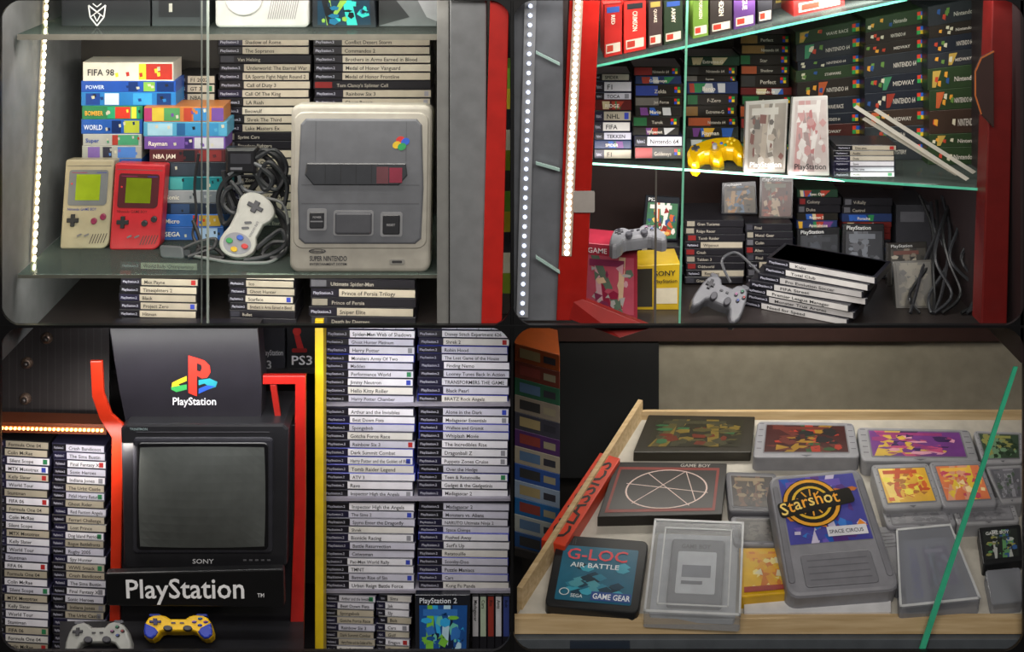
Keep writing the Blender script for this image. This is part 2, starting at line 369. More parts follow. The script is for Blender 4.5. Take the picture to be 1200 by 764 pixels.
def gbox(x0,x1,a,b,y,col,txt,tc,pat=(),lab='boxed game'):
    h=b-a; w=x1-x0; q=random.Random(int(a*3+x0))
    P=[(rr(w*p0,h*.08,w*p1,h*.92),c) for p0,p1,c in pat if p1>p0]
    if pat:
        for k in range(6):
            u=q.uniform(.34 if txt else .05,.93); v=q.uniform(.15,.6); P.append(([(w*u,h*v),(w*(u+.035),h*(v-.03)),(w*(u+.04),h*(v+.18)),(w*(u+.01),h*(v+.22))],q.choice([pat[-1][2],pat[0][2],col,'#c0bca8','#20222a'])))
    box_px(x0,a,x1,b,y,.085,col,lab,texts=[(txt,w*.05,h*.7,h*.48,tc,dict(maxw=w*.3))] if txt else (),patches=P,group='boxed games stacked on the console shelf')
y1=.36; e1=bpy_(HS,y1)
rows=[(97,203,73,95,'#ddd8cb','FIFA 98','#27272b',[(.7,.99,'#b8352a'),(.62,.7,'#d8d23a')],'white boxed football game with red end panel'),
 (95,206,95,108,'#2450a8','POWER','#cfe0ff',[(.5,.6,'#16306a'),(.66,.78,'#7fb04a'),(.8,.98,'#10306a')],'blue boxed game lying flat'),
 (95,206,108,124,'#2a76b8','','#ffffff',[(.05,.2,'#1b3f8a'),(.25,.4,'#c8d8e8'),(.55,.75,'#3c9ad0'),(.8,.95,'#183870')],'bright blue boxed game lying flat'),
 (96,167,124,140,'#2f7a4e','BOMBER','#f0b040',[(.42,.95,'#2a9a6a'),(.55,.8,'#c83a2a'),(.82,.9,'#e8d040')],'green boxed game with orange lettering'),
 (95,167,140,157,'#2456a6','WORLD','#dfe8ff',[(.5,.65,'#10285a'),(.7,.95,'#a9b43a')],'blue boxed game with yellow end'),
 (97,166,157,171,'#a9aaa4','Super','#2b4ba0',[(.5,.6,'#a03a30'),(.6,.95,'#44906a')],'white boxed game with green end'),
 (96,166,171,186,'#a0a29a','','#204080',[(.1,.3,'#7a60a0'),(.35,.5,'#303040'),(.6,.9,'#4a7ac0')],'pale boxed game with purple panel')]
for x0,x1,a,b,c,tx,tc,pat,lb in rows: gbox(x0,x1,a,b,y1,c,tx,tc,pat,lb)
n=5; p=(e1-186)/n
for i in range(n): gbox(96,166,186+i*p,186+(i+1)*p,y1,['#31589c','#c8c5b8','#3a3a44','#a03030','#2a7a8a'][i],'','#fff',[(.1,.4,'#8090a0')],'boxed game in a stack behind the handhelds')
y2=.34; e2=bpy_(HS,y2)
rows=[(169,262,125,143,'#b8723a','',[(.0,.1,'#a83a6a'),(.1,.25,'#c8b040'),(.25,.45,'#50905a'),(.5,.6,'#a84030'),(.62,.8,'#3a7ab0'),(.85,1,'#6a4a90')],'rainbow striped boxed game'),
 (168,266,143,160,'#4f97b8','',[(.05,.35,'#98c0d0'),(.4,.5,'#2a5a8a'),(.5,.9,'#3a82b0')],'light blue boxed game'),
 (169,264,160,175,'#6d4f98','Rayman',[(.5,.6,'#3a2a60'),(.62,.98,'#b8b8c0')],'purple and white boxed game'),
 (175,264,175,190,'#50282c','NBA JAM',[(.45,.6,'#20242a'),(.65,.95,'#7a3030')],'dark red boxed game'),
 (193,266,190,207,'#23272f','',[(.1,.5,'#39414c')],'dark grey boxed game'),
 (192,266,207,223,'#1f7a82','',[(.1,.3,'#50a8a8'),(.5,.7,'#104048')],'teal boxed game lying flat'),
 (191,264,223,238,'#999ca0','Sonic',[(.6,.9,'#6a7078')],'pale grey boxed game'),
 (193,266,238,251,'#1c2538','',[(.1,.4,'#304870')],'navy boxed game lying flat'),
 (190,262,251,266,'#2864b8','Micro',[(.5,.58,'#c03a2a'),(.6,.95,'#b89838')],'blue boxed game with yellow end'),
 (190,262,266,e2,'#2a58a0','SEGA',[(.6,.9,'#a0b8d8')],'blue boxed game at the stack base')]
for x0,x1,a,b,c,tx,pat,lb in rows: gbox(x0,x1,a,b,y2,c,tx,'#f0ead8',pat,lb)
def handheld(c,col,label,scr,btn,bez,ink):
    F=QF(c,60,103); t=Thing('handheld_console',label,'handheld console','handheld consoles'); m=M(col,.4)
    b=t.part('body'); out=rr(0,0,60,103,3)[:5]+rr(40,83,60,103,14)[5:10]+rr(0,0,60,103,3)[10:]
    b.prism(F,out,-.045,0,m,bev=2,seg=2); b.poly(F,rr(3,7,57,7.7),.0004,M('#55504a',.6)); b.text(F,'Nintendo GAME BOY',6,59,4.6,.0004,M(ink,.5),maxw=36)
    s1=t.part('bezel'); s1.prism(F,rr(6,12,54,53,3)[:5]+rr(44,43,54,53,9)[5:10]+rr(6,12,54,53,3)[10:],0,.0015,M(bez,.4))
    s2=t.part('screen','greenish liquid crystal screen'); s2.poly(F,rr(15,17,45,47),.002,M(scr,.25))
    s1.line(F,(9,15),(28,15),.7,.0018,M('#8a2050',.5)); s1.line(F,(40,15),(52,15),.7,.0018,M('#303a90',.5)); s1.poly(F,el(10,28,1.1),.002,M('#d03030',.4))
    d=t.part('direction_pad'); d.prism(F,plus(14,70,7,2.4),0,.006,M('#1d1d20',.5),bev=.4,seg=1)
    for x,y in((51,66),(40,71)): q=t.part('button'); q.prism(F,el(x,y,3.8),0,.005,M(btn,.4),bev=1,seg=2)
    for x in(23,32): q=t.part('pill_button'); q.prism(F,rot(rr(x-3,86,x+3,88,1),x,87,-25),0,.003,M('#6a6668',.5))
    s3=t.part('speaker_grille')
    for i in range(6): s3.line(F,(36+i*3.4,97-i*.2),(40+i*3.4,86-i*.2),1.1,.0006,M('#4a3c38',.7))
    return t.done()
handheld([(77,187,.30),(134,187,.30),(127,bpy_(HS,.27),.27),(70,bpy_(HS,.27),.27)],'#9d937a','cream handheld console with green screen leaning on boxes','#869a20','#7a2442','#6a6c6e','#2c3a80')
handheld([(135,191,.29),(194,193,.29),(187,bpy_(HS,.262),.262),(128,bpy_(HS,.262),.262)],'#b0222a','red handheld console with green screen leaning on boxes','#6b7a16','#26262a','#4a1a20','#5a0f12')
yb_=bpy_(HS,.095)
F=QF([(341,122,.15),(507,123,.15),(504,yb_,.095),(339,yb_,.095)],166,200)
t=Thing('home_console','light grey home game console standing upright on the glass shelf','game console')
G1=M('#9e9a90',.45); G2=M('#5a5c61',.45)
b=t.part('body'); b.prism(F,rr(0,0,166,200,11,6),-.07,0,G1,bev=5,seg=3); 
for i in range(26): b.poly(F,rr(24+i*4.8,3.5,26+i*4.8,7.5),-.001,M('#3b3b3d',.6))
b.prism(F,rr(4,9,162,172,12),0,.003,G1,bev=1.5,seg=1)
pl=t.part('top_plate','darker grey sculpted top plate'); pl.prism(F,[(18,17),(148,17),(154,24),(157,100),(155,160),(148,166),(18,166),(11,160),(9,100),(12,24)],.003,.008,G2,bev=2.5,seg=2)
pl.line(F,(14,96),(152,96),1,.0084,M('#4a4b50',.5)); pl.line(F,(14,118),(152,118),1,.0084,M('#4a4b50',.5))
for x in (30,136): pl.line(F,(x,20),(x,68),.8,.0084,M('#4c4e53',.5))
fl=t.part('cartridge_flap','dark cartridge slot flap'); fl.prism(F,[(20,70),(136,70),(138,84),(128,96),(28,96),(18,84)],.007,.013,M('#34363a',.3),bev=1.2,seg=1)
for i in range(5): fl.line(F,(42+i*18,72),(42+i*18,94),.8,.0134,M('#222326',.4))
fl.poly(F,rr(102,74,116,94),.0136,M('#5a3238',.4)); fl.poly(F,rr(117,75,132,93),.0136,M('#7a2438',.4))  # red patches paint a reflection on the flap's right end
lg=t.part('emblem','four coloured overlapping discs')
for k,(x,y,c) in enumerate(((129,42,'#b8302a'),(135,44,'#2a55b8'),(125,48,'#c8a628'),(131,50,'#2a8a4e'))): lg.poly(F,el(x,y,5.2,4.2,rot=-.5),.0086+.0002*k,M(c,.4))
q=t.part('power_switch'); q.prism(F,rr(21,124,44,150,3),.008,.01,M('#7c7d80',.4)); q.prism(F,rr(24,128,41,147,2),.01,.014,M('#25262a',.4),bev=1,seg=1); q.poly(F,rr(25,138,40,139.5),.0145,M('#77787c',.4))
q.text(F,'POWER',28,135,3.4,.0148,M('#99999b',.4),maxw=10)
q=t.part('eject_button'); q.prism(F,rr(52,126,99,156,3),.008,.01,M('#7c7d80',.4)); q.prism(F,rr(54,128,97,154,3),.008,.017,M('#4a4b50',.35),bev=2.5,seg=2)
q=t.part('reset_button'); q.prism(F,rr(107,128,133,157,3),.008,.01,M('#7c7d80',.4)); q.prism(F,rr(110,131,130,154,2),.01,.014,M('#1f2024',.4),bev=1,seg=1); q.text(F,'RESET',114.5,144,3.8,.0148,M('#99999b',.4),maxw=11)
q=t.part('lettering'); q.text(F,'SUPER NINTENDO',24,186,8.5,.0036,M('#33343a',.5),maxw=44); q.text(F,'ENTERTAINMENT SYSTEM',24,191,4,.0036,M('#33343a',.5),maxw=44); q.ring(F,33,174.5,4.2,5,.0036,M('#33343a',.5),ry=.55,rx=2); q.text(F,'Nintendo',25.5,176,4.6,.0036,M('#33343a',.5),maxw=15)
q=t.part('port_door'); q.prism(F,rr(118,184,136,190,2),0,.004,M('#8a8882',.4)); q.poly(F,rr(121,185.5,133,188.5,1),.0045,M('#2a2a2c',.5))
t.done()
tl=W(328,240,.25); bl=W(288,217,.27); br=W(250,294,.19); tr=W(290,bpy_(HS,.17),.17)
F=QF([bl,tl,tr,br],38,92)
t=Thing('game_controller','pale grey dog-bone game controller leaning among cables','controller'); out=[]
for i in range(15):
    a=math.radians(180+i*180/14); out.append((19+19*math.cos(a),19+19*math.sin(a)))
out+=[(37,27),(33,36),(33,56),(37,65)]
for i in range(15):
    a=math.radians(0+i*180/14); out.append((19+19*math.cos(a),73+19*math.sin(a)))
out+=[(1,65),(3,56),(3,36),(1,27)]
b=t.part('body'); b.prism(F,out,-.022,0,M('#aeada7',.4),bev=3,seg=2)
b.prism(F,el(19,73,14.5),0,.0012,M('#83838a',.4)); 
d=t.part('direction_pad'); d.prism(F,plus(18,19,8,2.7),0,.006,M('#3c3c42',.5),bev=.5,seg=1)
for x,y,c in((19,64.5,'#2f57b0'),(19,81.5,'#c8a020'),(10.5,73,'#2e8a4a'),(27.5,73,'#b83230')): q=t.part('button'); q.prism(F,el(x,y,3.6),0,.006,M(c,.4),bev=1,seg=2)
for y in(42,50): q=t.part('pill_button'); q.prism(F,rot(rr(15,y-1.4,23,y+1.4,1.3),19,y,-35),0,.003,M('#55555a',.6))
b.text(F,'SUPER NINTENDO',26,35,3.5,.0006,M('#55555c',.5),ang=90,maxw=24)
t.done()
def pw(l): return [W(a,b,c) for a,b,c in l]
box_px(264,174,300,204,.275,.03,'#1a1a1e','black power adapter block among coiled cables',name='power_adapter',cat='power adapter',patches=[(rr(6,6,30,18),'#34343a'),(rr(6,22,20,25),'#6a6a70')],bev=3)
cable(pw([(335,222,.3),(322,195,.3),(300,178,.31),(276,190,.3),(268,215,.3),(280,240,.31),(300,215,.3),(318,200,.3),(332,230,.3)]),.008,'#1b1b1e','black coiled cable bundle above the game controller')
cable(pw([(296,190,.29),(308,176,.29),(326,186,.29),(332,210,.29),(320,236,.29),(330,256,.28),(336,280,.25)]),.008,'#18181b','thick black adapter cable looped behind the controller')
cable(pw([(262,200,.29),(266,225,.29),(274,250,.28),(262,262,.28),(256,230,.29),(270,206,.29),(296,200,.29),(310,222,.28),(320,210,.28),(306,196,.28)]),.007,'#25262a','dark cable loop hanging beside the box stack')
cable(pw([(268,205,.28),(290,190,.28),(312,200,.28),(318,216,.28),(306,226,.28),(286,222,.28),(280,206,.28)]),.005,'#5a5c60','grey coiled cable behind the game controller')
cable(pw([(300,186,.28),(322,176,.29),(336,196,.29),(324,222,.28),(304,208,.28),(316,190,.28),(336,214,.28),(332,246,.27)]),.006,'#202125','black cable knotted above the controller')
cable(pw([(270,212,.28),(284,232,.27),(276,250,.26),(262,240,.27),(266,222,.28),(286,214,.28)]),.006,'#2a2b2f','dark cable loop tucked beside the controller')
cable(pw([(312,232,.27),(332,240,.27),(338,270,.25),(330,296,.2),(318,306,.165),(300,308,.16),(270,307,.165),(240,302,.18),(222,299,.2)]),.004,'#6d6e6e','grey controller lead running along the shelf')
cable(pw([(226,258,.27),(234,280,.25),(232,294,.23),(244,300,.19),(262,302,.18),(254,292,.21),(240,290,.22),(228,298,.21)]),.005,'#161618','black lead looped on the glass shelf')
cable(pw([(325,245,.27),(338,262,.26),(336,290,.22),(324,302,.18),(308,298,.19),(318,285,.22),(334,284,.22)]),.006,'#222326','dark lead looped beside the home console')
cable(pw([(300,292,.2),(316,278,.22),(330,270,.24),(334,286,.22),(322,296,.19),(306,302,.17),(286,305,.165)]),.006,'#2a2b2f','charcoal lead curling under the game controller')
cable(pw([(214,292,.21),(232,284,.22),(252,280,.22),(250,290,.21),(236,296,.2),(220,301,.185)]),.005,'#2c2d30','charcoal lead beside the moulded plug')
cable(pw([(233,180,.3),(228,215,.3),(230,250,.28),(226,275,.26),(234,292,.23),(222,300,.19)]),.004,'#222226','thin black cable hanging down the box stack')
F=QF([(186,287,.21),(222,289,.2),(224,304,.19),(188,302,.2)],36,15)
t=Thing('cable_connector','dark grey moulded controller plug lying on the shelf','plug'); t.part('body').prism(F,rr(0,0,28,15,4),-.012,0,M('#4d4f52',.5),bev=2); t.part('collar').prism(F,rr(28,4,36,11,2),-.009,-.002,M('#303236',.5)); t.done()
g='game cases stacked under the console shelf'; 
stack(140,232,306,381,9.3,.235,['World Rally Championship','Gun','Max Payne','Timesplitters 2','Black','Project Zero','Hitman','Soldiers'],['cream','cream','dark'],g,seed=20,drop=2)
stack(268,346,318,381,9,.235,['Go Go Golf','Ico','Ghost Hunter','Scarface','Brothers in Arms Earned in Blood','Bullet','Fahrenheit','Fantastic Four','Forgotten Battle Heroes'],['cream','dark','cream'],g,seed=30,drop=2)
stack(363,487,326,381,10.4,.235,['Ultimate Spider-Man','Prince of Persia Trilogy','Prince of Persia','Sniper Elite','Death by Degrees','Blowout'],['cream','cream','dark'],g,seed=40,drop=2)
yu=.2; pu=bpy_(HU,yu)
def emb(mb,F):
    c=M('#c9c9c9',.5); P=[(32,36),(42,44),(52,36),(50,50),(42,60),(34,50)]
    for i in range(6): mb.line(F,P[i],P[(i+1)%6],1.6,.002,c)
    for a,b in(((37,34),(42,38)),((47,34),(42,38)),((34,50),(42,44)),((50,50),(42,44)),((38,47),(42,55)),((46,47),(42,55))): mb.line(F,a,b,1.2,.002,c)
F=QF([(72,-30,yu),(176,-30,yu),(176,pu,yu),(72,pu,yu)],104,pu+30); carton(F,104,pu+30,.25,'#1d1f22','black box with white angular emblem on its front',name='collector_box',extra=emb)
box_px(178,-30,243,pu,yu,.25,'#2c3033','dark grey box beside the emblem box',patches=[(rr(8,20,56,50),'#1b1d20'),(rr(20,34,24,44),'#9a9a90')])
p18=bpy_(HU,.18)
F=QF([(252,-24,.18),(362,-24,.18),(362,p18,.18),(252,p18,.18)],110,56)
t=Thing('home_console','white game console with ribbed vents on the upper shelf','game console'); b=t.part('body'); b.prism(F,rr(0,0,110,56,6),-.16,0,M('#a9a9a6',.4),bev=3)
for i in range(13): b.line(F,(70+i*2.6,8),(62+i*2.6,46),.9,.0006,M('#6d6d6c',.5))
q=t.part('disc_lid'); q.prism(F,el(34,22,22,20),0,.006,M('#b8b8b5',.4),bev=2); t.done()
F=QF([(366,-30,.18),(437,-30,.18),(441,p18,.18),(366,p18,.18)],72,pu+30)
carton(F,72,pu+30,.16,'#151a20','black box with teal and green curved graphics',art=((6,14,66,58),['#0f2a3a','#2aa39a','#6f933a','#155a7a','#0f1318'],5))
box_px(444,-30,512,pu,yu,.25,'#55585a','grey box with cut corner graphics',patches=[([(0,30),(20,30),(36,50),(0,60)],'#222426'),([(40,20),(68,20),(68,55),(56,50)],'#85878a')])
# ================================================================ BAY 2 : red cabinet (top right)
RED=M('#9a1c16',.25); HL=.870
t=Thing('wall_back',None,None,None,'structure'); t.part().prism(VF(.9),rr(640,-20,1210,400),-.01,0,M('#33201c',.5)); t.done()
wbox('wall_side',(X(1196,0),.0,ZC-HF),(X(1196,0)+.01,.9,Z(-30,0)),M('#241a1b',.5))
simple('side_panel','brushed grey metal cabinet side with white glare','panel',VF(.12),rr(602,-20,660,376),-.02,0,M('#7f8288',.3,.4),bev=1)
led_strip(W(622,-10,.105),W(612,372,.105),34,'row of faint glowing dots imitating diode reflections on grey metal',cold='#dfe8ff',em=1.6,w=.014,facing=(0,-1,0),tape='#8a8c90',sz=.005)  # emissive dots stand in for LED reflections in the outer glass
for k,(pa,pb) in enumerate(((60,74),(190,198),(300,318))):
    simple('side_shelf','narrow glass shelf edge beyond the red upright','shelf',QF([(628,pa,.09),(656,pb,.09),(656,pb+3,.09),(628,pa+3,.09)],28,3),rr(0,0,28,3),-.01,0,M('#9db8b0',.3),group='narrow glass shelf edges')
simple('cabinet_post','glossy red painted metal upright holding a light strip','post',QF([(668,-20,.1),(704,-20,.1),(686,376,.1),(652,376,.1)],28,396,0,-20),rr(0,-20,28,376),-.05,0,RED,bev=1.5)
led_strip(W(678,-10,.095),W(664,300,.095),42,'bright strip of warm white diodes on red upright',cold='#fff0dc',em=8,w=.012,facing=(0,-1,0),tape='#8c7c70',sz=.006)
simple('cabinet_post','dark red painted metal upright at the cabinet end','post',QF([(1164,-20,.05),(1190,-20,.05),(1180,381,.05),(1150,381,.05)],28,401,0,-20),rr(0,-20,28,381),-.06,0,M('#5d100e',.4),bev=1.5)
simple('cabinet_rail','red painted lower cabinet rail running diagonally','rail',QF([(652,338,.13),(764,384,.02),(726,396,.02),(645,366,.13)],100,30),rr(0,0,100,30),-.02,0,M('#8a1a16',.4),bev=1)
t=Thing('curved_trim','dark curved plate end with thin orange edge','trim piece'); P=[(1143,84),(1150,68),(1165,60),(1165,150),(1150,134),(1143,112)]
t.part('plate').prism(VF(.03),P,-.01,0,M('#33201c',.5),bev=1); e_=t.part('edge','thin orange edge')
for i in (0,1,4,5): e_.line(VF(.028),P[i],P[(i+1)%6],1.8,0,M('#b0602c',.5))
t.done()
def ey(px): return ydep(HL,190+31*(px-690)/467)
glass_shelf([(X(688,ey(688)),ey(688),ZC-HL),(X(1158,ey(1158)),ey(1158),ZC-HL),(X(1158,ey(1158))*1.2,.85,ZC-HL),(X(688,.85)-.02,.85,ZC-HL)],.006,'lower glass shelf with bright green edge')
a=W(690,78,.14); b=W(1165,-24,.1); glass_shelf([a,b,b+Vector((.1,.55,.02)),a+Vector((.02,.55,.02))],.006,'sloping upper glass shelf with bright green edge')
t=Thing('glass_door_edge','bright green vertical edge of a sliding glass door','glass door'); mb=t.part(); mb.prism(QF([(805,-20,.05),(807.5,-20,.05),(797.5,381,.05),(795,381,.05)],3,401,0,-20),rr(0,-20,3,381),-.006,0,M('#7cc8a8',.2)); t.done()
t=Thing('glass_door_edge','dark vertical edge of a second sliding glass door','glass door'); mb=t.part(); mb.prism(QF([(768,200,.06),(770,200,.06),(769,381,.06),(766,381,.06)],2,181,0,200),rr(0,200,2,381),-.006,0,M('#5e5a55',.2)); t.done()
g='game boxes stacked on the lower glass shelf'
y,bp=.375,bpy_(HL,.375)
stack(695,740,86,bp,11,y,['SPIDER','F1','TOCA','RIDGE','NHL','FIFA','TEKKEN'],['white','white','photo','cream'],g,seed=50,depth=.1,jit=.25)
stack(743,800,78,bp,12,y-.02,['Nintendo 64','Goldeneye','Zelda','Jet Force','Mario','Turok','Wipeout'],['n64','photo','n64','photo','white'],g,seed=60,depth=.12,jit=.35)
y=.46; bp=bpy_(HL,y)
stack(804,866,66,bp,12,y,['Extreme-G','Nintendo 64','Rayman','Banjo','F-Zero'],['n64','photo','n64'],g,seed=70,depth=.12,jit=.4)
stack(868,928,40,bp,12,y+.02,['Perfect','Nintendo 64','Star','Shadow'],['n64','n64','photo'],g,seed=76,depth=.12,jit=.4)
names=['NINTENDO 64','Nintendo','MIDWAY','NINTENDO 64','STARWARS','WAVE RACE','NINTENDO 64','MIDWAY','MYSTERY']
for c,(xa,xb) in enumerate(((932,1010),(1012,1085),(1087,1158))):
    y=.42-.05*c; bt=bpy_(HL,y); n=9
    def top(px): return 38-(px-930)*.19
    rq=random.Random(c+40); ws=[rq.uniform(.65,1.35) for _ in range(n)]; cs=[sum(ws[:k])/sum(ws) for k in range(n+1)]
    for i in range(n):
        f0=cs[i]; f1=cs[i+1]; xj=rq.uniform(-1,0); xa_,xb_=xa+rq.uniform(0,3),xb+xj
        q=[(xa_,top(xa_)+(bt-top(xa_))*f0,y),(xb_,top(xb_)+(bt-top(xb_))*f0,y),(xb_,top(xb_)+(bt-top(xb_))*f1,y),(xa_,top(xa_)+(bt-top(xa_))*f1,y)]
        w=xb_-xa_;h=q[3][1]-q[0][1]; cc=['#241e19','#34261e','#1b1f28','#44201c','#26282c','#26361f'][rq.randrange(6)]
        k0=rq.uniform(.02,.4); tw=rq.uniform(.22,.4); es=min(h,14)*.3
        pts=[(rr(w*.86,h*.2,w*.86+es,h*.2+es),'#c83a28'),(rr(w*.86+es,h*.2,w*.86+2*es,h*.2+es),'#2c5cb8'),(rr(w*.86,h*.2+es,w*.86+es,h*.2+2*es),'#2f9048'),(rr(w*.86+es,h*.2+es,w*.86+2*es,h*.2+2*es),'#d0aa28')]
        if rq.random()<.7: pts.append(([(w*k0,h*.12),(w*(k0+.14),h*.12),(w*(k0+.05),h*.88),(w*(k0-.01),h*.88)],rq.choice(['#a8502c','#3c7a58','#506ab0','#a88a40','#8a3024'])))
        for _ in range(4):
            u=rq.uniform(.03,.4); v=rq.uniform(.15,.6); pts.append(([(w*u,h*v),(w*(u+.05),h*v),(w*(u+.04),h*(v+.28)),(w*(u-.01),h*(v+.2))],rq.choice(['#a83a28','#c0b8a0','#2a4a80','#5a7a3a','#c88a30'])))
        carton(QF(q,w,h),w,h,.14,cc,'dark cardboard game box with pale capital lettering',texts=[(names[rq.randrange(9)],w*rq.uniform(.42,.48),h*.68,h*rq.uniform(.28,.42),'#b8b0a6',dict(maxw=w*tw))],patches=pts,group='dark game boxes stacked behind the glass')
def cover_case(c,w,h,col,cols,seed,label,txt=None,tc='#e8e8e8',th=.02,title=None):
    F=QF(c,w,h); t=Thing('game_case',label,'game case'); b=t.part('case'); b.prism(F,rr(0,0,w,h,1.2),-th,0,M(col,.25),bev=.6,seg=1)
    a=t.part('cover_insert'); a.art(F,w*.08,h*.14 if txt else h*.05,w*.95,h*.95,cols,seed,h=.0006,n=12)
    if txt: a.text(F,txt,w*.08,h*.11,h*.1,.001,M(tc,.5),maxw=w*.85)
    if title: a.text(F,title,w*.12,h*.92,h*.1,.0038,M(tc,.5),maxw=w*.8)
    return t.done()
y=ey(900)+.012; b_=bpy_(HL,y)
cover_case([(874,119,y+.03),(924,116,y+.03),(920,b_,y),(872,b_,y)],50,88,'#a8a49e',['#847d74','#6c665f','#958c80','#54504c','#6a4a44','#a8a49c'],11,'upright disc game case with grey cover on the glass shelf',title='PlayStation',tc='#f0ece6')
y=ey(950)+.012; b_=bpy_(HL,y)
cover_case([(929,114,y+.03),(970,112,y+.03),(972,b_,y),(924,b_,y)],46,94,'#b9b5b1',['#aba09c','#a88280','#bcb8b4','#8a7a78','#a06a6a','#c0bcb8'],12,'upright disc game case with white and red cover',title='PlayStation',tc='#2a2a2c')
y=ey(1010)+.03; b_=bpy_(HL,y)
stack(978,1050,170,b_,6.5,y,['Disc one','Audio','Data','Save'],['white','cream'],'slim cases under the acrylic rods',seed=90,depth=.1)
y=ey(840)+.005; b_=bpy_(HL,y)
F=QF([(800,171,y+.09),(866,157,y+.11),(876,186,y+.03),(810,b_,y)],72,44)
t=Thing('game_controller','yellow three-pronged game controller lying on the glass shelf','controller'); YL=M('#d8a80c',.22)
out=[(20,3),(30,1),(42,1),(52,3),(64,6),(70,14),(72,26),(70,38),(65,42),(60,38),(57,28),(50,25),(45,26),(43,38),(36,44),(29,38),(27,26),(22,25),(15,28),(12,38),(7,42),(2,38),(0,26),(2,14),(8,6)]
b=t.part('body'); b.prism(F,out,-.028,0.01,YL,bev=3.2,seg=3,bh=.018)
q=t.part('analog_stick','grey analog stick'); q.prism(F,el(36,22,5.5,5),.008,.012,M('#b0891a',.5)); q.prism(F,el(36,21,3),.01,.024,M('#85858a',.5),bev=.8)
q=t.part('direction_pad'); q.prism(F,plus(13,15,5,1.7),.01,.015,M('#3a3a3e',.5))
for x,yy,c in((58,10,'#e2c030'),(63,14,'#e2c030'),(54,14,'#e2c030'),(58,18,'#e2c030'),(50,19,'#2a8a4a'),(46,15,'#2a55b0')): q=t.part('button'); q.dome(F,x,yy,2.1,.009,.005,M(c,.4))
q=t.part('start_button'); q.dome(F,36,11,2,.009,.004,M('#b83028',.4)); t.done()
GR=glassmat('#dcd8ce',.4,'acrylic',.12)
for (x0,y0_,x1,y1_,ya) in ((1000,126,1132,212,.03),(1010,140,1120,206,.05),(1024,130,1140,204,.07)):
    t=Thing('acrylic_rod','clear acrylic display strip lying diagonally across boxes','rod',group='clear acrylic strips')
    t.part().prism(QF([(x0,y0_,.22),(x0+4,y0_-3,.22),(x1+4,y1_-3,ey(1135)+ya),(x1,y1_,ey(1135)+ya)],4,150),rr(0,0,4,150),-.006,0,GR); t.done()
def sl(px): return 78-(px-690)*102/475
g='boxes on the sloping upper shelf'
items=[(708,729,6,'#a01c16','red boxed game standing upright','RED'),(731,757,2,'#b8261e','bright red boxed game standing upright','CRIMSON'),(760,776,0,'#3a2a28','dark brown boxed game','QUAKE'),(778,800,0,'#22301e','dark green boxed game','ARMY'),(812,830,-10,'#5c7a2a','green boxed game','FORSAKEN'),(832,858,-10,'#2a2420','dark boxed game','HEXEN'),(860,885,-20,'#4a2c60','purple boxed game','ROGUE'),(888,905,-30,'#1c1c20','black boxed game','DOOM'),(930,990,-40,'#7a1a16','dark red boxed game','N64')]
for i,(xa,xb,yt,c,lb,tx) in enumerate(items):
    y=.2; q=[(xa,yt,y),(xb,yt-(xb-xa)*.1,y),(xb,sl(xb)-6,y),(xa,sl(xa)-6,y)]; w=xb-xa; h=max(20,q[3][1]-yt)
    carton(QF(q,w,h),w,h,.15,c,lb+' on the sloping shelf',texts=[(tx,w*.4,h*.2,w*.3,'#d8ccb8',dict(ang=90,maxw=h*.4))],patches=[(rr(w*.1,h*.75,w*.9,h*.93),'#b8b0a0'),(rr(w*.15,h*.78,w*.5,h*.9),'#a03020'),(rr(w*.15,h*.05,w*.85,h*.16),['#2a4a90','#1c1c20','#a08a40'][i%3])],group=g)
for i in range(8):
    xa=905+i*30; y=.35
    q=[(xa,-40,y),(xa+28,-42,y),(xa+28,sl(xa+28)-16,y),(xa,sl(xa)-16,y)]; w=28; h=max(12,q[3][1]+40)
    carton(QF(q,w,h),w,h,.12,['#201a16','#3a1a14','#15181c','#2c2a22'][i%4],'dark boxed game on the sloping shelf',patches=[(rr(4,h*.6,24,h*.8),['#8a7a30','#7a2a20','#305a80'][i%3])],group=g)
# lower level of bay 2
y=.26; b_=bpy_(HF,y)
carton(QF([(682,284,y),(747,290,y),(747,b_,y),(682,b_,y)],61,86),61,86,.12,'#98283a','red and pink handheld console carton with patterned artwork',name='console_box',art=((4,13,57,80),['#b04a5c','#c898a0','#8a1c3a','#a8a4a0','#5a6a5a','#d0b090','#7a2a4a'],21),texts=[('GAME BOY',6,10,8,'#e0d0d0',dict(maxw=40))])
y=.33; b_=bpy_(HF,y)
carton(QF([(742,312,y),(797,309,y),(797,b_,y),(742,b_,y)],49,58),49,58,.12,'#b89a1c','yellow boxed accessory with dark lettering',patches=[(rr(3,4,20,54),'#2a2820'),(rr(24,30,46,50),'#c8c0a8')],texts=[('SONY',22,14,9,'#1c1c1c',dict(maxw=22)),('PlayStation',22,23,6,'#1c1c1c',dict(maxw=24))])
ztop=Z(286,.26)
def flat(px,py,z): 
    c=(py+200)*S; y=((ZC-z)-c)/(c/D); return W(px,py,y)
z=ztop+.022
F=QF([flat(714,272,z),flat(768,265,z),flat(784,284,z),flat(714,294,z)],100,64)
ps_pad(F,'#6b6c70','grey game controller resting on the cartons')
y=.52; b_=bpy_(HF,y)
stack(750,800,289,b_,10,y,['Driver','Croc','Spyro','Medievil'],'dark','dark cases stacked in the lower cabinet',depth=.16,seed=100)
cover_case([(757,229,y+.06),(797,232,y+.06),(794,282,y+.045),(752,282,y+.045)],42,62,'#20242a',['#3a6a4a','#c05a30','#d8b060','#2a4a7a','#8a2a28','#e0d8d0'],33,'upright game case with bright action cover',txt='PS2')
g='dark cases stacked in the lower cabinet'
stack(803,872,258,b_,8.5,y-.01,['Gran Turismo','Ridge Racer','Tomb Raider','Wipeout','Crash','Tekken 3','Oddworld','Resident'],['dark','dark','cream'],g,depth=.16,seed=110)
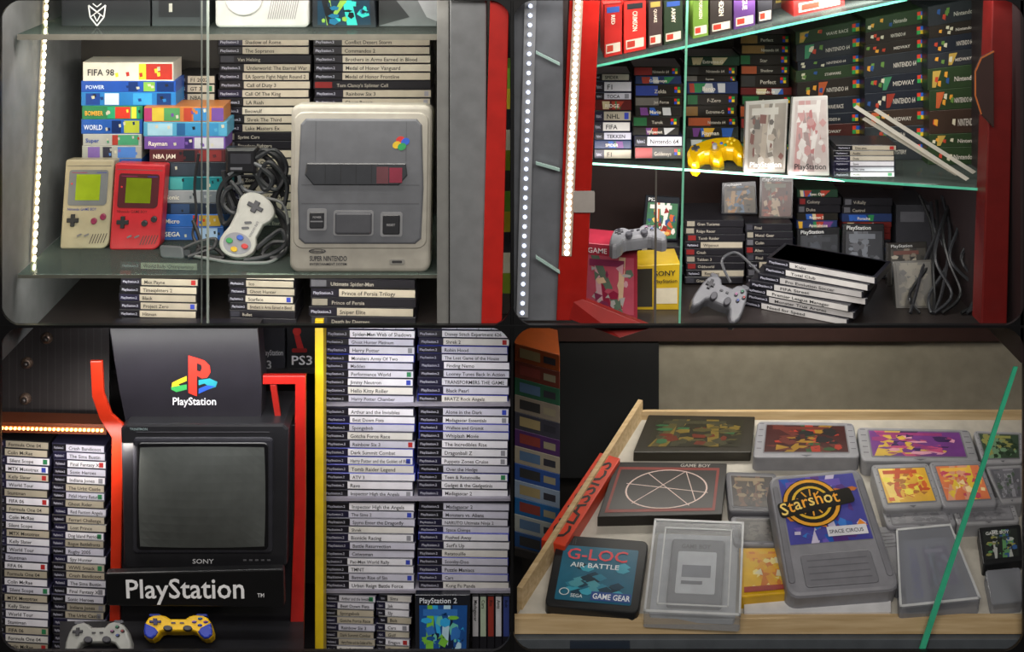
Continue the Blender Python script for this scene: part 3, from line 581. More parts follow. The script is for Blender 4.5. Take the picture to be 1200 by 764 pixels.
stack(874,930,262,b_,8.5,y,['Final','Metal Gear','Colin','Alien'],['dark','dark','cream'],g,depth=.16,seed=120)
cover_case([(846,214,.58),(886,212,.58),(888,251,.56),(845,251,.56)],42,46,'#1a1c20',['#48433c','#7a5a3a','#4a5a6a','#806a50','#2a2a2a'],41,'dark game case standing on a stack',txt='PlayStation')
cover_case([(890,206,.6),(930,206,.6),(929,256,.57),(889,256,.57)],42,60,'#1f1a18',['#4a3430','#6a3a30','#8a7a68','#2a2a30','#5a5a4e'],42,'brown covered game case standing on a stack',txt='PlayStation')
y=.62; b_=bpy_(HF,y)
stack(934,985,222,b_,9,y,['Spec Ops','Colony','Duke','Rayman 2','Apocalypse','Odd'],['dark','dark','photo'],g,depth=.12,seed=130,jit=.2)
stack(987,1045,232,b_,9,y,['V-Rally','Castrol','Porsche','TOCA 2','GTA','Syphon'],['dark','photo','dark'],g,depth=.12,seed=140,jit=.2)
y=.56; b_=bpy_(HF,y)
cover_case([(934,268,y+.03),(984,266,y+.03),(984,b_,y),(934,b_,y)],50,62,'#1a1b1e',['#22252a','#2a2c30','#3c4048','#303238'],43,'black game case with pale lettering',txt='PlayStation',tc='#c8c8c8')
cover_case([(988,262,y+.03),(1036,262,y+.03),(1038,b_,y-.01),(986,b_,y-.01)],50,68,'#16171a',['#24262c','#4a4c52','#34363c','#60646c'],44,'black game case in clear wrap',txt='PlayStation',tc='#c8c8c8')
y=.5; b_=bpy_(HF,y)
cover_case([(1040,285,y+.03),(1086,283,y+.03),(1090,b_,y),(1040,b_,y)],48,60,'#2a2826',['#3a3834','#6a6258','#2c2b2a','#8a8478','#5a3a34'],46,'brownish covered game case behind a leaning case',txt='PlayStation',tc='#a8a8a8')
y=.34; b_=bpy_(HF,y)
cover_case([(1046,306,y+.05),(1092,304,y+.05),(1098,b_,y),(1050,b_,y)],48,66,'#45433f',['#4a4844','#5a564e','#3c3b3a','#625e54'],45,'grey covered game case leaning on boxes')
TW=['Need for Speed','Monster Trux Arenas','Premier League Manager','FIFA Street','Pro Evolution Soccer','Total Club','Kuju','Gran Turismo 4']
zb=ZC-HF
for i in range(7):
    q=random.Random(i+5); ox=-(6-i)*6
    th=.0175; xl_=X(900+ox+q.uniform(-8,8),.36); xr=X(1026+ox+q.uniform(-9,9),.22); ya=.36+q.uniform(-.012,.012)
    z1=zb+(i+1)*th; z0=z1-th
    tl=Vector((xl_,ya,z1)); tr=Vector((xr,.22,z1)); br=Vector((xr,.22,z0)); bl=Vector((xl_,ya,z0))
    F=QF([tl,tr,br,bl],120,11)
    t=Thing('game_case','white-spined game case in a fanned pile','game case','white-spined cases piled on the cabinet floor'); mb=t.part()
    mb.prism(F,rr(0,.1,120,10.9),-.14,0,M('#1a1a20',.35),bev=.6,seg=1); mb.poly(F,rr(26,1,118,10),.0006,M(['#b8b6b4','#a9a7a6','#c2c0bd'][i%3],.4)); mb.text(F,TW[i],32,8,6.5,.0012,INK,maxw=80); mb.text(F,'PlayStation.2',3,7.5,5,.0012,M('#b8b8c8',.5),maxw=21)
    if i==6: mb.add([F.p(4,.1,-.132),F.p(116,.1,-.132),F.p(116,.1,-.008),F.p(4,.1,-.008)],[(0,1,2,3)],M('#4a4c58',.3)) 
    t.done()
F=QF([W(828,318,.36),W(884,340,.33),W(862,384,.235),W(806,360,.27)],100,64)
ps_pad(F,'#606166','grey game controller lying tilted on the cabinet floor')
cable([W(856,331,.35),W(846,306,.38),W(862,296,.42),W(880,310,.4),W(896,326,.37)],.004,'#47484c','grey controller lead curling over cases')
for i in range(12):
    q=random.Random(i*5+1); x=1078+i*6.5
    cable([W(x,236+q.uniform(-10,15),.54),W(x+q.uniform(-16,20),268,.46-i*.004),W(x+q.uniform(-24,24),305,.40-i*.004),W(x+q.uniform(-24,24),345,.33),W(x+q.uniform(-18,18),bpy_(HF,.29)-3,.29)],.0045,['#101012','#1c1c20','#222327'][i%3],'black cable hanging in a tangled bundle')
box_px(1100,235,1150,bpy_(HF,.58),.58,.2,'#2d2b2c','tall black accessory box behind cables',patches=[(rr(5,8,45,30),'#45403e'),(rr(8,40,40,70),'#3a3f4a')])
box_px(1050,240,1098,bpy_(HF,.64),.64,.15,'#36363b','black accessory box behind cables',patches=[(rr(5,8,33,20),'#5a5a60')])
t=Thing('paper_card','small white card fixed to red upright','card'); t.part().prism(VF(.09),rr(672,224,697,249,2),-.002,0,M('#99928c',.6)); t.done()
# ================================================================ BAY 3 : demo kiosk and case wall (bottom left)
HB=2.1208
t=Thing('wall_back',None,None,None,'structure'); t.part().prism(VF(.75),rr(-20,360,612,820),-.01,0,M('#1d1b1e',.6)); t.done()
wbox('trim_3',(-1.3,.06,ZC-HB-.02),(-.004,.6,ZC-HB),M('#2a282a',.5))
C1=["Disney Pixar Toy Story 3","Spider-Man Web of Shadows","Ghost Hunter Platinum","Harry Potter","Monsters Army Of Two","Madden","Performance World","Jimmy Neutron","Hello Kitty Roller","Harry Potter Chamber","Arthur and the Invisibles","Beat Down Fists","Spongebob","Gotcha Force Race","Rainbow Six 3","Dark Summit Combat","Harry Potter and the Goblet of Fire","Tomb Raider Legend","ATV 3","Rave","Inspector High the Angels","The Sims 2","Spyro Enter the Dragonfly","Shrek","Bionicle Racing","Battle Resurrection","Catwoman","Pac-Man World Rally","TMNT","Batman Rise of Sin","Urban Reign Battle Force","Yu-Gi-Oh Capsule"]
C2=["Disney Pixar Toy Story 3","Disney Stitch Experiment 626","Shrek 2","Robin Hood","The Lost Game of the House","Finding Nemo","Looney Tunes Back In Action","TRANSFORMERS THE GAME","Black Pearl","BRATZ Rock Angelz","Alone in the Dark","Madagascar Essentials","Wallace and Gromit","Whiplash Movie","The Incredibles Rise","Dragonball Z","Puppets Zones Cruise","Over the Hedge","Teen & Ratatouille","Gadget & the Gadgetinis","Madagascar 2","Monsters vs. Aliens","NARUTO Ultimate Ninja 2","Space Chimps","Flushed Away","Surf's Up","Ratatouille","Scooby-Doo","Puzzle Maniacs","Cars","Kung Fu Panda"]
g='game cases stacked on the white-spine wall'
yy=.3
k1=0;k2=0
for a,b in [(376,471),(477,582),(588,690)]:
    stack(380,486,a,b,9.4,yy,(C1+C1)[k1:],['white','white','white','blue'],g,seed=int(a),drop=1.5,jit=.08); k1+=10
    stack(490,597,a,b,9.4,yy,(C2+C2)[k2:],['white','white','blue','white'],g,seed=int(a)+200,drop=1.5,jit=.08); k2+=10
for yq in (471.3+1.7,582.3+1.7,690.3+1.7):
    t=Thing('wall_shelf','thin pale shelf board between rows of game cases','shelf',group='shelf boards of the game wall'); t.part().prism(QF([(374,yq,.29),(598,yq,.29),(598,yq+3.2,.29),(374,yq+3.2,.29)],224,3.2),rr(0,0,224,3.2),-.15,0,M('#8f8c99',.4)); t.done()
stack(380,440,696,764,8.6,yy,C1[10:],['white','cream','white'],g,seed=700,drop=2)
stack(442,482,696,764,8.6,yy,['Sims','Jak','Sly','Bolt','Cars','Golf','Eragon','Ty'],['white','cream','dark'],g,seed=720,drop=2)
for i in range(5):
    xa=553+i*9; F=QF([(xa,697,.3),(xa+8.5,697,.3),(xa+8.5,764,.3),(xa,764,.3)],8.5,69)
    t=Thing('game_case','game case standing upright with its spine outward','game case','upright cases at the bottom of the game wall'); mb=t.part(); mb.prism(F,rr(0,0,8.5,69),-.12,0,M('#1b1a22',.4),bev=.5,seg=1); mb.poly(F,rr(1,2,7.5,50),.0006,M(['#d8d6da','#b8c8b0','#a03a30','#d8d8dc','#3a4a90'][i],.4)); mb.text(F,['Madagascar','Cars','Rio','Antz','Bolt'][i],2.4,6,5.5,.0012,INK,ang=90,maxw=42); t.done()
cover_case([(486,697,.25),(551,697,.25),(549,bpy_(HB,.23),.23),(487,bpy_(HB,.23),.23)],64,84,'#1b1d24',['#1a4a8a','#2f9ad0','#6fb03a','#a8c8d8','#102040','#60b0a0','#2f6ab0'],51,'game case with bright blue action cover facing out',txt='PlayStation 2',tc='#d0d4dc',th=.025)
simple('cabinet_post','bright yellow painted upright with white glare','post',VF(.22),rr(369,375,379,bpy_(HB,.22)),-.05,0,M('#d8b81c',.4),bev=1)
g='game cases stacked on the side rack'
stack(-12,58,514,bpy_(HB,.3)-4,9.6,.3,['Formula One 04','Colin McRae','Silent Scope','MTX Mototrax','Kelly Slater','World Tour','Stuntman','FIFA 06'],['white','white','cream'],g,seed=300,drop=4)
stack(61,124,519,bpy_(HB,.3)-3,9.4,.3,["Crash Bandicoot","The Sims Bustin","Final Fantasy X","Sonic Heroes","Indiana Jones","The Urbz Castle","Pitfall Harry Returns","Ghost Rider","Red Faction Angels","Ferrari Challenge","Lost Prince","Dog Island Patrician","Rogue Battlefronts","Rugby 2005","Spy Hunter","WWE Smack"],['white','white','cream'],g,seed=330,drop=3)
led_strip(W(-10,501,.25),W(122,504,.25),26,'strip of orange glowing diodes above the side rack',cold='#ffb060',em=7,w=.005,facing=(0,-1,0),tape='#8a4a24',sz=.004)
simple('rack_shelf','orange lit shelf lip above the side rack','shelf',QF([(-12,495,.25),(124,498,.25),(124,510,.25),(-12,507,.25)],136,15),rr(0,0,136,15),-.06,-.003,M('#5a2c18',.4))
t=Thing('back_panel','dark grey perforated metal panel with round fittings','panel'); b=t.part('sheet'); F=VF(.33); b.prism(F,rr(-20,375,128,492),-.01,0,M('#2c292a',.45,.3))
for x,y in((55,396),(32,425),(30,467)):
    q=t.part('round_fitting'); q.dome(F,x,y,7,0,.012,M('#5a4a40',.35,.4)); q.dome(F,x,y,3.5,.01,.008,M('#2a2422',.4))
for i in range(14): b.line(F,(2+i*9,384),(2+i*9,486),.6,.0006,M('#3a3637',.5))
t.done()
box_px(336,378,371,433,.45,.12,'#15161b','black console carton with red stick accessory',name='console_box',texts=[('PS3',5,49,15,'#d8d8dc',dict(maxw=26,wid=1.2))],patches=[([(8,12),(14,10),(20,30),(13,33)],'#b02020'),(el(12,10,5),'#c82a24'),(rr(6,30,24,35,2),'#8a1a18')])
box_px(304,378,334,433,.45,.12,'#2a2a30','dark console carton with pale lettering',name='console_box',texts=[('PlayStation',3,38,9,'#b8b8bc',dict(maxw=25)),('3',8,54,14,'#b8b8bc')])
t=Thing('wall_shelf','dark shelf board carrying console cartons','shelf'); t.part().prism(VF(.44),rr(126,433.3,372,438),-.16,0,M('#2a282c',.4)); t.done()
# kiosk
t=Thing('demo_kiosk','black and red game demo kiosk with header sign','game kiosk')
F=VF(.16); RO=M('#b02a12',.35); kb=bpy_(HB,.17)
b=t.part('header','dark header panel with coloured emblem'); 
b.prism(F,[(128,384),(302,384),(307,448),(306,500),(148,500),(138,450)],-.06,0,M('#1f1d23',.4),bev=1)
b2=t.part('red_edge','glossy orange red flat upright with outward-turned top'); 
b2.prism(F,[(105,424),(119,424),(121,462),(130,486),(146,500),(143,560),(139,770),(127,770),(129,640),(130,514),(116,492),(107,466)],-.012,-.004,RO,bev=1)
b3=t.part('red_frame','glossy red flat upright with squared top'); 
b3.prism(F,[(308,440),(358,440),(358,600),(355,770),(339,770),(345,600),(346,450),(308,450)],-.012,.002,M('#a81e18',.35),bev=.8)
b3.prism(F,[(316,452),(323,452),(330,498),(323,498)],-.012,-.004,M('#8a1a14',.35),bev=.4)
b4=t.part('cabinet','black lower kiosk body'); b4.prism(F,[(144,500),(345,500),(339,kb),(139,kb)],-.2,-.01,M('#17161a',.4),bev=1)
lg=t.part('emblem','red upright letter with multicoloured curved base'); h=.002
lg.poly(F,[(221,416),(231,419),(231,464),(221,460)],h,M('#d03428',.4)); 
lg.poly(F,[(231,419),(240,422),(246,428),(247,436),(243,442),(237,443),(231,440),(231,434),(235,435),(237,431),(236,427),(231,425)],h,M('#d03428',.4))
lg.poly(F,[(219,440),(219,446),(209,450),(212,452),(219,450),(219,456),(207,459),(201,456),(202,448)],h,M('#d8b428',.4)); lg.poly(F,[(219,450),(219,456),(207,459),(201,456),(201,453)],h+.0003,M('#3a9a50',.4))
lg.poly(F,[(233,445),(246,443),(255,447),(253,453),(244,456),(233,461),(233,455),(243,451),(240,449),(233,451)],h,M('#2a8f9a',.4)); lg.poly(F,[(233,455),(243,451),(253,452),(244,456),(233,461)],h+.0003,M('#2a50b0',.4))
lg.text(F,'PlayStation',228,474,12.5,h,M('#d8d8dc',.4),al='c',maxw=52)
tv=t.part('television','black picture-tube television built into the kiosk'); F=VF(.12)
tv.prism(F,[(141,503),(148,497),(332,497),(338,503),(336,662),(330,667),(150,667),(145,662)],-.16,0,M('#1f1f22',.35),bev=3,seg=2)
tv.prism(F,rr(156,512,320,648,5),0,.006,M('#2a2a2f',.25),bev=3,seg=2)
tv.prism(F,rr(161,517,315,643,6),.005,.008,M('#101012',.3),bev=1,seg=1)
sc=t.part('screen','dark curved glass screen')
vs=[];n=12
for j in range(n+1):
    for i in range(n+1):
        u,v=i/n*2-1,j/n*2-1; vs.append(F.p(238+74*u*(1-.02*v*v),580+59*v*(1-.02*u*u),.009+.016*(1-u*u*.9)*(1-v*v*.9)))
sc.add(vs,[(j*(n+1)+i,j*(n+1)+i+1,(j+1)*(n+1)+i+1,(j+1)*(n+1)+i) for j in range(n) for i in range(n)],M('#4d504e',.12))
tv.text(F,'SONY',238,660,7.5,.0012,M('#c8c8cc',.4),al='c',wid=1.25)
for i in range(5): tv.poly(F,rr(285+i*7,655,289+i*7,657),.0012,M('#5a5a5e',.5))
tv.line(F,(160,506),(316,506),1,.0012,M('#46464a',.4)); tv.text(F,'TRINITRON',152,504,4,.0012,M('#7a8a8a',.4))
pq=t.part('name_plate','black plate with large white lettering'); FP=QF([(123,672,.08),(332,667,.08),(333,712,.08),(125,710,.08)],208,40,124,672)
pq.prism(FP,rr(124,672,332,712,3),-.02,0,BLACK,bev=1.5); pq.text(FP,'PlayStation',146,702,32,.001,M('#f6f6f8',.4),maxw=152); pq.text(FP,'TM',301,701,6,.001,M('#e2e2e4',.4))
lb=t.part('ledge','black controller ledge'); zl=Z(752,.08)
v=[(X(70,.02),.02,zl),(X(356,.02),.02,zl),(X(356,.16),.16,zl),(X(70,.16),.16,zl)]; v=v+[(a,b_2,c-.012) for a,b_2,c in v]
lb.add(v,[(0,1,2,3),(7,6,5,4),(0,4,5,1),(1,5,6,2),(2,6,7,3),(3,7,4,0)],M('#1a1a1d',.4))
t.done()
F=QF([(166,720,.09),(252,720,.09),(250,751,.05),(170,751,.05)],100,64)
ps_pad(F,'#dcae12','yellow and blue game controller on the kiosk ledge',btn='#2a2a55',second='#2438a0')
F=QF([(80,729,.08),(152,727,.08),(156,767,.035),(76,767,.035)],100,64)
ps_pad(F,'#8b8c88','grey game controller on the kiosk ledge')
# ================================================================ BAY 4 : tray of cartridges (bottom right)
H0=920*S*1.02; zf=ZC-H0; TT=math.tan(math.radians(15)); Y0=.06
def T(px,py,lift=0):
    c=(py+200)*S; y=(ZC-c-zf-lift+TT*Y0)/(TT+c/D); return W(px,py,y)
t=Thing('wall_back',None,None,None,'structure'); t.part().prism(VF(1.0),rr(590,360,1215,700),-.01,0,M('#2a2622',.6)); t.done()
t=Thing('wall_back',None,None,None,'structure'); t.part().prism(VF(.93),rr(770,360,1200,530),-.02,0,M('#8d8676',.55)); t.done()
t=Thing('wall_back',None,None,None,'structure'); t.part().prism(VF(.91),rr(655,360,772,560),-.02,0,M('#161718',.6)); t.done()  # dark backdrop panel standing in for a person's reflection
WD=woodmat('pale_wood','#b59a70','#cbb28a'); 
t=Thing('display_tray','pale wooden sloped display tray with white liner','tray')
b=t.part('base_board'); P=[T(604,724),T(1199,724),T(1199,492),T(745,492)]; dn=Vector((0,0,-.015))
b.add(P+[p+dn for p in P],[(0,1,2,3),(7,6,5,4),(0,4,5,1),(1,5,6,2),(2,6,7,3),(3,7,4,0)],M('#b0aba0',.5))
def rail(nm,A,B,th,up,mat):
    r=t.part(nm); d=(B-A).normalized(); s_=Vector((-d.y,d.x,0)).normalized()*th; u=Vector((0,0,up)); dn2=Vector((0,0,-.03))
    v=[A+dn2,B+dn2,B+dn2+s_,A+dn2+s_,A+u,B+u,B+u+s_,A+u+s_]; r.add(v,[(0,3,2,1),(4,5,6,7),(0,1,5,4),(1,2,6,5),(2,3,7,6),(3,0,4,7)],mat)
rail('front_rail',T(603,722)+Vector((0,-.02,-.0)),T(1199,722)+Vector((0,-.02,0)),.02,.006,WD)
rail('side_rail',T(748,488),T(606,712),.014,.05,WD)
rail('back_rail',T(1199,488),T(748,488),.014,.02,WD)
t.done()
wbox('trim_4',(.004,.03,Z(800,0)),(1.21,.05,Z(748,.03)),M('#4d5154',.5))
simple('cabinet_ledge','dark grey cabinet plinth below the tray','ledge',VF(.022),rr(602,749,1199,775),-.02,0,M('#50555a',.45),bev=1)
simple('plinth_gap','dark blue gap panel in the plinth','panel',VF(.02),rr(668,751,738,775),-.005,.001,M('#262f3c',.5))
for i,c in enumerate(['#98481c','#6a3024','#2a5a42','#887e70','#3a3a44','#4a2a5a','#988f7e','#2a4a8a','#8494a8','#1e5a90','#989c98','#244878']):
    y=.62; a=402+i*20; q=[(603,a,y),(656,a+14,y),(656,a+34,y),(603,a+20,y)]
    carton(QF(q,53,20),53,20,.18,c,'large coloured boxed game stacked beside the tray',patches=[(rr(6,4,30,15),['#988860','#803830','#506a88','#303030'][i%4]),(rr(34,6,48,14),['#303038','#908870'][i%2])],group='coloured boxes stacked beside the tray')
simple('rack_shelf','dark shelf board under coloured boxes','shelf',QF([(603,642,.61),(660,657,.61),(660,666,.61),(603,651,.61)],57,9),rr(0,0,57,9),-.2,0,M('#2a2624',.5))
def titem(c,w,h,th,col,name,label,cat,lift=0,bev=1.5,r=3,group=None,mat=None,lifts=None):
    L=lifts or [lift]*4
    F=QF([T(x,y,th+l) for (x,y),l in zip(c,L)],w,h); t=Thing(name,label,cat,group); b=t.part('shell'); b.prism(F,rr(0,0,w,h,r),-th,0,mat or M(col,.4),bev=bev,seg=2); return t,F,b
t,F,b=titem([(654,626),(760,634),(748,719),(638,709)],110,92,.03,'#17181a','game_cartridge','black handheld cartridge with blue flight game label','game cartridge',r=7)
for i in range(6): b.line(F,(8+i*3,4),(8+i*3,12),1.2,.0006,M('#3a3c3e',.5))
a=t.part('label_sticker','blue label with red and white title'); a.poly(F,rr(10,14,100,84,2),.0008,M('#1d5f78',.35))
for i in range(26):
    q=random.Random(i); x=12+q.random()*66; y=36+q.random()*38; a.poly(F,[(x,y),(x+10,y-4),(x+18,y+1),(x+11,y+5),(x+4,y+4)],.001+.00004*i,M(q.choice(['#3a9ab0','#14384a','#4a909c','#0e2c3a','#2a7890']),.35))
a.text(F,'G-LOC',15,32,20,.0024,M('#d04a50',.4),maxw=76,wid=1.2); a.text(F,'AIR BATTLE',22,42,8.5,.0024,M('#d8e0e0',.4),maxw=62,wid=1.3); a.poly(F,rr(52,71,99,82),.0022,M('#2a4a8a',.4)); a.text(F,'GAME GEAR',54,80,9.5,.0026,M('#e8eef0',.4),maxw=44); a.ring(F,20,74,4,5,.0024,M('#c8d0d0',.4),rx=1.2,ry=.9); a.text(F,'SEGA',28,80,6,.0024,M('#c8d0d0',.4)); t.done()
CL=glassmat('#dfe1e4',.24,'clear_plastic',.12)
t,F,b=titem([(767,608),(872,612),(868,722),(754,717)],110,108,.045,'#fff','cartridge_case','clear plastic case with grey cartridge inside','plastic case',r=3,mat=CL)
q=t.part('inner_tray','white moulded insert'); q.prism(F,rr(6,6,104,102,4),-.042,-.03,M('#c4c7ca',.4)); 
q=t.part('cartridge','pale grey cartridge held inside'); q.prism(F,rr(24,18,88,92,4),-.03,-.012,M('#77797e',.4),bev=2); q.prism(F,rr(33,34,79,82,2),-.012,-.0105,M('#e2e4e6',.4)); q.text(F,'GAME BOY',36,30,7,-.011,M('#26282e',.4)); q.poly(F,rr(39,50,73,64),-.01,M('#7a7e88',.4)); q.poly(F,rr(39,68,64,72),-.01,M('#5a5e68',.4))
e_=t.part('rim','bright plastic rim'); 
for P_ in (rr(0,0,110,2.5),rr(0,105.5,110,108),rr(0,0,2.5,108),rr(107.5,0,110,108),rr(14,10,96,11.5),rr(14,98,96,99.5),rr(14,10,15.5,99.5),rr(94.5,10,96,99.5)): e_.prism(F,P_,0,.0015,M('#b8babc',.3))
t.done()
t,F,b=titem([(722,541),(852,543),(846,603),(700,606)],130,80,.03,'#1a1612','game_box','black boxed game with red border and thin circle design','box',r=1,bev=.8)
b.poly(F,rr(6,8,122,74),.0006,M('#7a2418',.4)); b.poly(F,rr(9,12,119,70),.0009,M('#221b16',.35)); WH=M('#d0b8ae',.4); cx,cy,r_=66,41,28
b.ring(F,cx,cy,r_,r_+1.2,.0014,WH,n=40,rx=1.55)
for P_ in (((32,62),(84,14)),((84,14),(100,60)),((20,33),(112,47)),((42,18),(94,66))): b.line(F,*P_,.9,.0014,WH)
b.text(F,'GAME BOY',76,7,7,.001,M('#a8a49c',.4)); t.done()
t,F,b=titem([(703,530),(727,537),(662,640),(634,632)],24,112,.045,'#c23a1c','game_box','orange red box spine with black letters','box',r=1,bev=.8)
b.text(F,'CLASSICS',20,106,23,.001,M('#1a1412',.4),ang=-90,maxw=98,wid=1.05); t.done()
def rear(c,w,h,th,col,label,art,seed,txt=None,lift=0,tc='#e0d8c8',name='game_cartridge',cat='game cartridge',lifts=None,cart=False):
    t,F,b=titem(c,w,h,th,col,name,label,cat,lift=lift,r=5 if cart else 1.5,bev=2 if cart else .8,lifts=lifts); a=t.part('label_sticker')
    x0=w*.1
    if cart:
        for i in range(5): b.line(F,(3,h*.08+i*h*.17),(w*.07,h*.08+i*h*.17),1,.0006,M('#5a5a60',.5)); b.line(F,(w*.93,h*.08+i*h*.17),(w-3,h*.08+i*h*.17),1,.0006,M('#5a5a60',.5))
        b.poly(F,[(w*.44,h*.93),(w*.56,h*.93),(w*.5,h*.98)],.0006,M('#5a5a60',.5)); a.prism(F,rr(x0-1.5,h*.12-1.5,w*.9+1.5,h*.86+1.5,2),0,.0006,M('#6f6f74',.5))
    a.art(F,x0,h*.12,w*.9,h*.86,art,seed,n=16,h=.001)
    if txt: a.text(F,txt,x0+w*.05,h*.32,h*.2,.0048,M(tc,.4),maxw=w*.55)
    return t.done()
GY=['#8b8b8e','#85858a','#929295']
rear([(760,486),(885,488),(880,530),(742,530)],130,46,.03,'#2a261c','flat dark olive box with small colourful label',['#2c2a1e','#4a4428','#6a5a28','#5a2a1c','#355a3a','#3c3a2a'],71,name='game_box',cat='box')
rear([(888,493),(1000,495),(1008,536),(882,536)],120,48,.045,GY[1],'grey cartridge with dark red and gold picture label',['#3a1a18','#8a6a20','#2a4a2a','#933020','#1c1c1c','#5a2a22'],72,cart=True)
rear([(1004,500),(1136,503),(1148,541),(1010,540)],118,42,.05,GY[0],'grey cartridge with pink and purple picture label',['#6a3a7a','#b04a70','#c890a0','#3a2a50','#c0a040','#8a3a6a'],73,cart=True)
rear([(1140,504),(1199,506),(1199,542),(1152,543)],60,42,.045,GY[2],'grey cartridge with dark green label',['#3a4a3a','#2a3a2a','#6a8a6a','#8a8a50'],79,cart=True)
rear([(1020,544),(1088,542),(1106,594),(1036,598)],64,56,.055,GY[0],'grey cartridge with yellow and orange label',['#d8a830','#c85a20','#e0d040','#a86a2a','#e8c860','#b84a20'],74,cart=True)
rear([(1088,541),(1150,539),(1170,592),(1106,595)],60,56,.06,GY[1],'grey cartridge with orange and pink label',['#d87a50','#e0c040','#c04a60','#f0d8a0','#d89a80','#e8b850'],75,cart=True)
rear([(1030,586),(1110,584),(1122,616),(1040,619)],70,30,.04,GY[1],'grey cartridge end protruding from beneath others',['#7d7d82','#6f6f74','#88888c'],84,cart=True)
rear([(1112,584),(1186,582),(1196,612),(1122,615)],70,30,.04,GY[2],'grey cartridge edge beneath coloured ones',['#7d7d82','#6f6f74','#88888c'],85,cart=True)
rear([(850,552),(910,554),(916,602),(854,600)],60,48,.035,'#55555a','dark grey cartridge lying flat with brown label',['#2a221e','#5a4030','#3a3028','#7a6a50'],76,cart=True)
rear([(856,604),(918,604),(926,640),(860,638)],60,36,.025,GY[1],'grey cartridge lying beneath others',['#4a4846','#605c58','#3c3a38'],77,cart=True)
rear([(1154,546),(1199,544),(1199,588),(1174,590)],50,50,.05,GY[0],'grey cartridge at the tray edge with dull label',['#5a5a60','#8a8a90','#4a5a4a','#6a6a70'],83,cart=True)
# large wide cart propped up toward the viewer
t,F,b=titem([(900,558),(1008,548),(1056,690),(924,700)],118,140,.06,'#85858b','game_cartridge','large wide grey cartridge with colourful label and round badge','game cartridge',r=12,bev=4,lifts=[.07,.07,0,0])
b.prism(F,rr(3,14,10,126,3),0,.004,M('#76767c',.4),bev=1); b.prism(F,rr(108,14,115,126,3),0,.004,M('#76767c',.4),bev=1)
a=t.part('label_sticker','purple, blue and orange picture label with round badge'); a.art(F,12,6,106,84,['#4a4a9a','#2a5ab0','#c8c0d8','#c07030','#3a78c8','#5a3a80','#e08a30','#6a58b0'],81,n=22,h=.001)
a.poly(F,el(46,38,35,29),.0046,M('#17150f',.4)); a.ring(F,46,38,27,31,.0049,M('#e0a030',.4),rx=1.08,ry=.9); a.ring(F,46,38,19,22,.0049,M('#d8b030',.4),rx=1.08,ry=.9)
for i in range(10):
    an=math.radians(i*36+20); a.line(F,(46+7*math.cos(an),38+7*math.sin(an)),(46+18*math.cos(an),38+16*math.sin(an)),1.8,.0049,M('#e0a030',.4))
a.poly(F,rot(rr(5,30,98,48,4),50,40,-8),.0052,M('#17150f',.4))
xx=8
for k,ch in enumerate('Starshot'):
    u=(k-3.5)/3.5; a.text(F,ch,xx,50-k*1.5+3*u*u-2,20,.0056,M('#f0a838' if k%2 else '#f0d070',.4),ang=-8,wid=1.05); xx+=ADV[ch]*20*1.05*1.02
a.poly(F,rr(56,68,102,79),.0054,M('#d8d8de',.4)); a.text(F,'SPACE CIRCUS',58,76,6,.0058,M('#303040',.4),maxw=42)
g_=t.part('finger_groove'); g_.prism(F,rr(20,96,98,132,4),0,.004,M('#75757b',.4),bev=1)
for i in range(4): g_.line(F,(26,104+i*7),(92,104+i*7),1,.0044,M('#606066',.5))
t.done()
t,F,b=titem([(1010,618),(1048,616),(1075,684),(1050,690)],46,84,.03,'#7d7d82','game_cartridge','plain grey game cartridge lying partly covered','game cartridge',r=3)
for i in range(5): b.line(F,(6,10+i*5),(38,10+i*5),1.2,.0006,M('#606066',.5))
t.done()
t,F,b=titem([(866,642),(925,642),(934,694),(868,700)],76,56,.035,'#c89c18','game_box','bright yellow boxed game with cream panels','box',r=1,bev=.8)
b.art(F,5,5,70,50,['#c8a020','#d8c880','#b86a20','#c8c0a0','#c89018'],91,n=10); b.poly(F,rr(5,46,70,52),.003,M('#8a2a20',.4))
t.done()
SM=glassmat('#c4c7d0',.28,'smoky_plastic',.12)
t,F,b=titem([(1050,620),(1114,614),(1150,702),(1054,712)],80,90,.045,'#fff','cartridge_case','clear case holding a grey cartridge with purple lettering','plastic case',r=4,mat=SM)
q=t.part('cartridge','pale grey cartridge held inside'); q.prism(F,rr(8,8,72,82,4),-.04,-.014,M('#8a8c92',.4),bev=2); q.text(F,'GAMEBOY',26,78,14,-.0125,M('#4a4aa0',.4),ang=-90,maxw=60); q.art(F,34,20,66,66,['#6a5a80','#8a9aa8','#4a5a6a','#a8a0b0'],97,h=-.0132,n=8)
e_=t.part('rim','bright plastic rim')
for P_ in (rr(0,0,80,2.5),rr(0,87.5,80,90),rr(0,0,2.5,90),rr(77.5,0,80,90)): e_.prism(F,P_,0,.0015,M('#b8babc',.3))
t.done()
t,F,b=titem([(1146,618),(1196,614),(1199,656),(1152,662)],54,50,.035,'#1c1d1f','game_cartridge','black cartridge with green and white label','game cartridge',r=3)
a=t.part('label_sticker'); a.art(F,5,6,49,44,['#2a2e2c','#5a8a5a','#a8aca8','#3a5a8a','#8a8a50','#3c4a40'],95,n=12); a.text(F,'GAME BOY',8,13,6,.0036,M('#d0d0d0',.4),maxw=36); t.done()
t,F,b=titem([(1154,668),(1196,664),(1199,704),(1162,708)],48,42,.035,'#5c605c','cartridge_case','smoky clear plastic cartridge case','plastic case',r=4,mat=SM)
q=t.part('inner_recess'); q.prism(F,rr(6,6,42,36,3),-.032,-.012,M('#70746e',.4),bev=1); t.done()
t,F,b=titem([(872,704),(1044,703),(1044,717),(872,718)],184,18,.012,'#c8c8ca','paper_card','white folded card strip at the tray front','card',r=1,bev=.5); t.done()
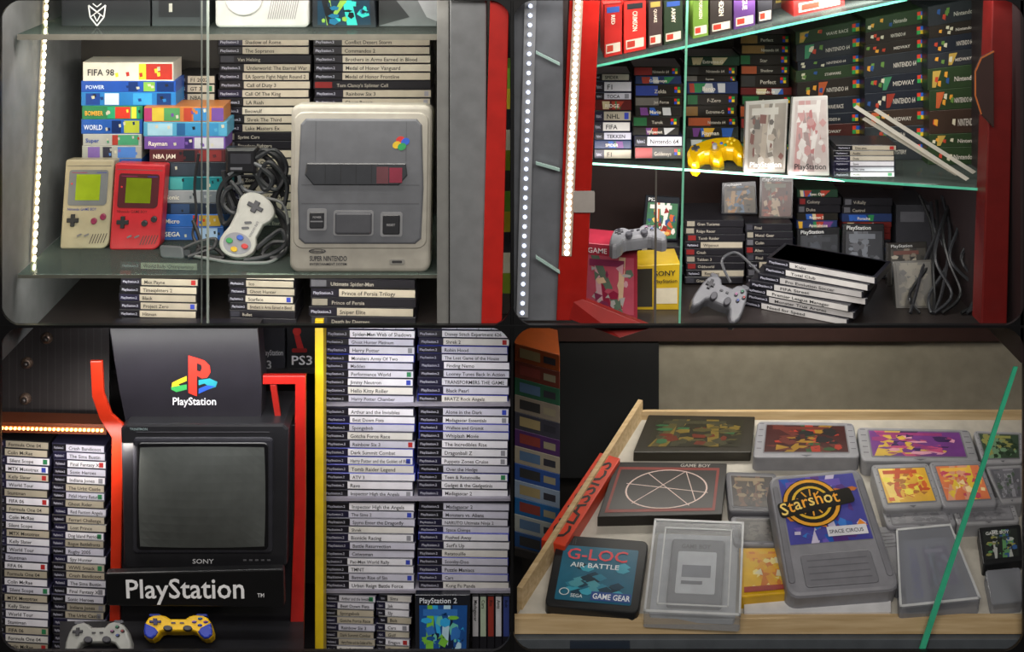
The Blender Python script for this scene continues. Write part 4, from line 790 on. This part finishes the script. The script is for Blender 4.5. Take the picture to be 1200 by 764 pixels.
t=Thing('glass_door_edge','bright green slanted edge of an open glass door','glass door')
t.part().prism(QF([(1188,430,.012),(1193,430,.012),(1084,762,.012),(1077,762,.012)],8,332),rr(0,0,8,332),-.004,0,M('#3fb48c',.2)); t.done()
# ================================================================ lights, camera
wld=bpy.data.worlds.new('w'); bpy.context.scene.world=wld; wld.use_nodes=True; wld.node_tree.nodes['Background'].inputs[0].default_value=(.9,.95,1,1); wld.node_tree.nodes['Background'].inputs[1].default_value=.15
area((-.7,-2.6,3.3),(-.4,.3,1.5),1.6,.8,46,(1,.95,.88)); area((.9,-2.7,3.3),(.5,.3,1.4),1.6,.8,44,(1,.95,.9))
area((-.65,.03,Z(-28,0)),(-.65,.35,1.6),1.0,.05,4,(1,.94,.85)); area((.65,.03,Z(-28,0)),(.65,.4,1.6),1.0,.05,5,(1,.95,.9))  # unseen fill lights added along the top front of the upper bays
area((-.65,.1,ZC-HU-.03),(-.65,.5,1.75),1.0,.04,3,(1,.94,.85)); area((-.65,.1,ZC-HS-.02),(-.65,.4,1.4),1.0,.03,2,(1,.95,.88))  # fill added under both console shelves to lift the dark rear stacks
area((.6,.2,ZC-HL-.02),(.65,.6,1.4),.9,.05,3.5,(1,.94,.9)); area((.6,.2,2.2),(.65,.6,1.85),.9,.05,5,(1,.94,.9))  # fill added in the red cabinet to brighten its contents
area((-.62,.03,ZC-HF-.03),(-.6,.4,.9),1.0,.04,3,(1,.98,.97)); area((.7,.6,ZC-HF-.03),(.7,.75,.9),.9,.1,4,(1,.95,.86))  # fill added at the tops of the lower bays
area((-1.05,.1,ZC-HF-.26),(-1.05,.32,.8),.25,.04,1,(1,.93,.86))  # extra fill put in to brighten the side rack
cd=bpy.data.cameras.new('camera'); cam=bpy.data.objects.new('camera',cd); bpy.context.collection.objects.link(cam)
cam.location=(0,-D,ZC); cam.rotation_euler=(math.pi/2,0,0); cd.lens=45; cd.sensor_width=36; cd.shift_y=-.485
bpy.context.scene.camera=cam
bpy.context.scene.view_settings.view_transform='Standard'
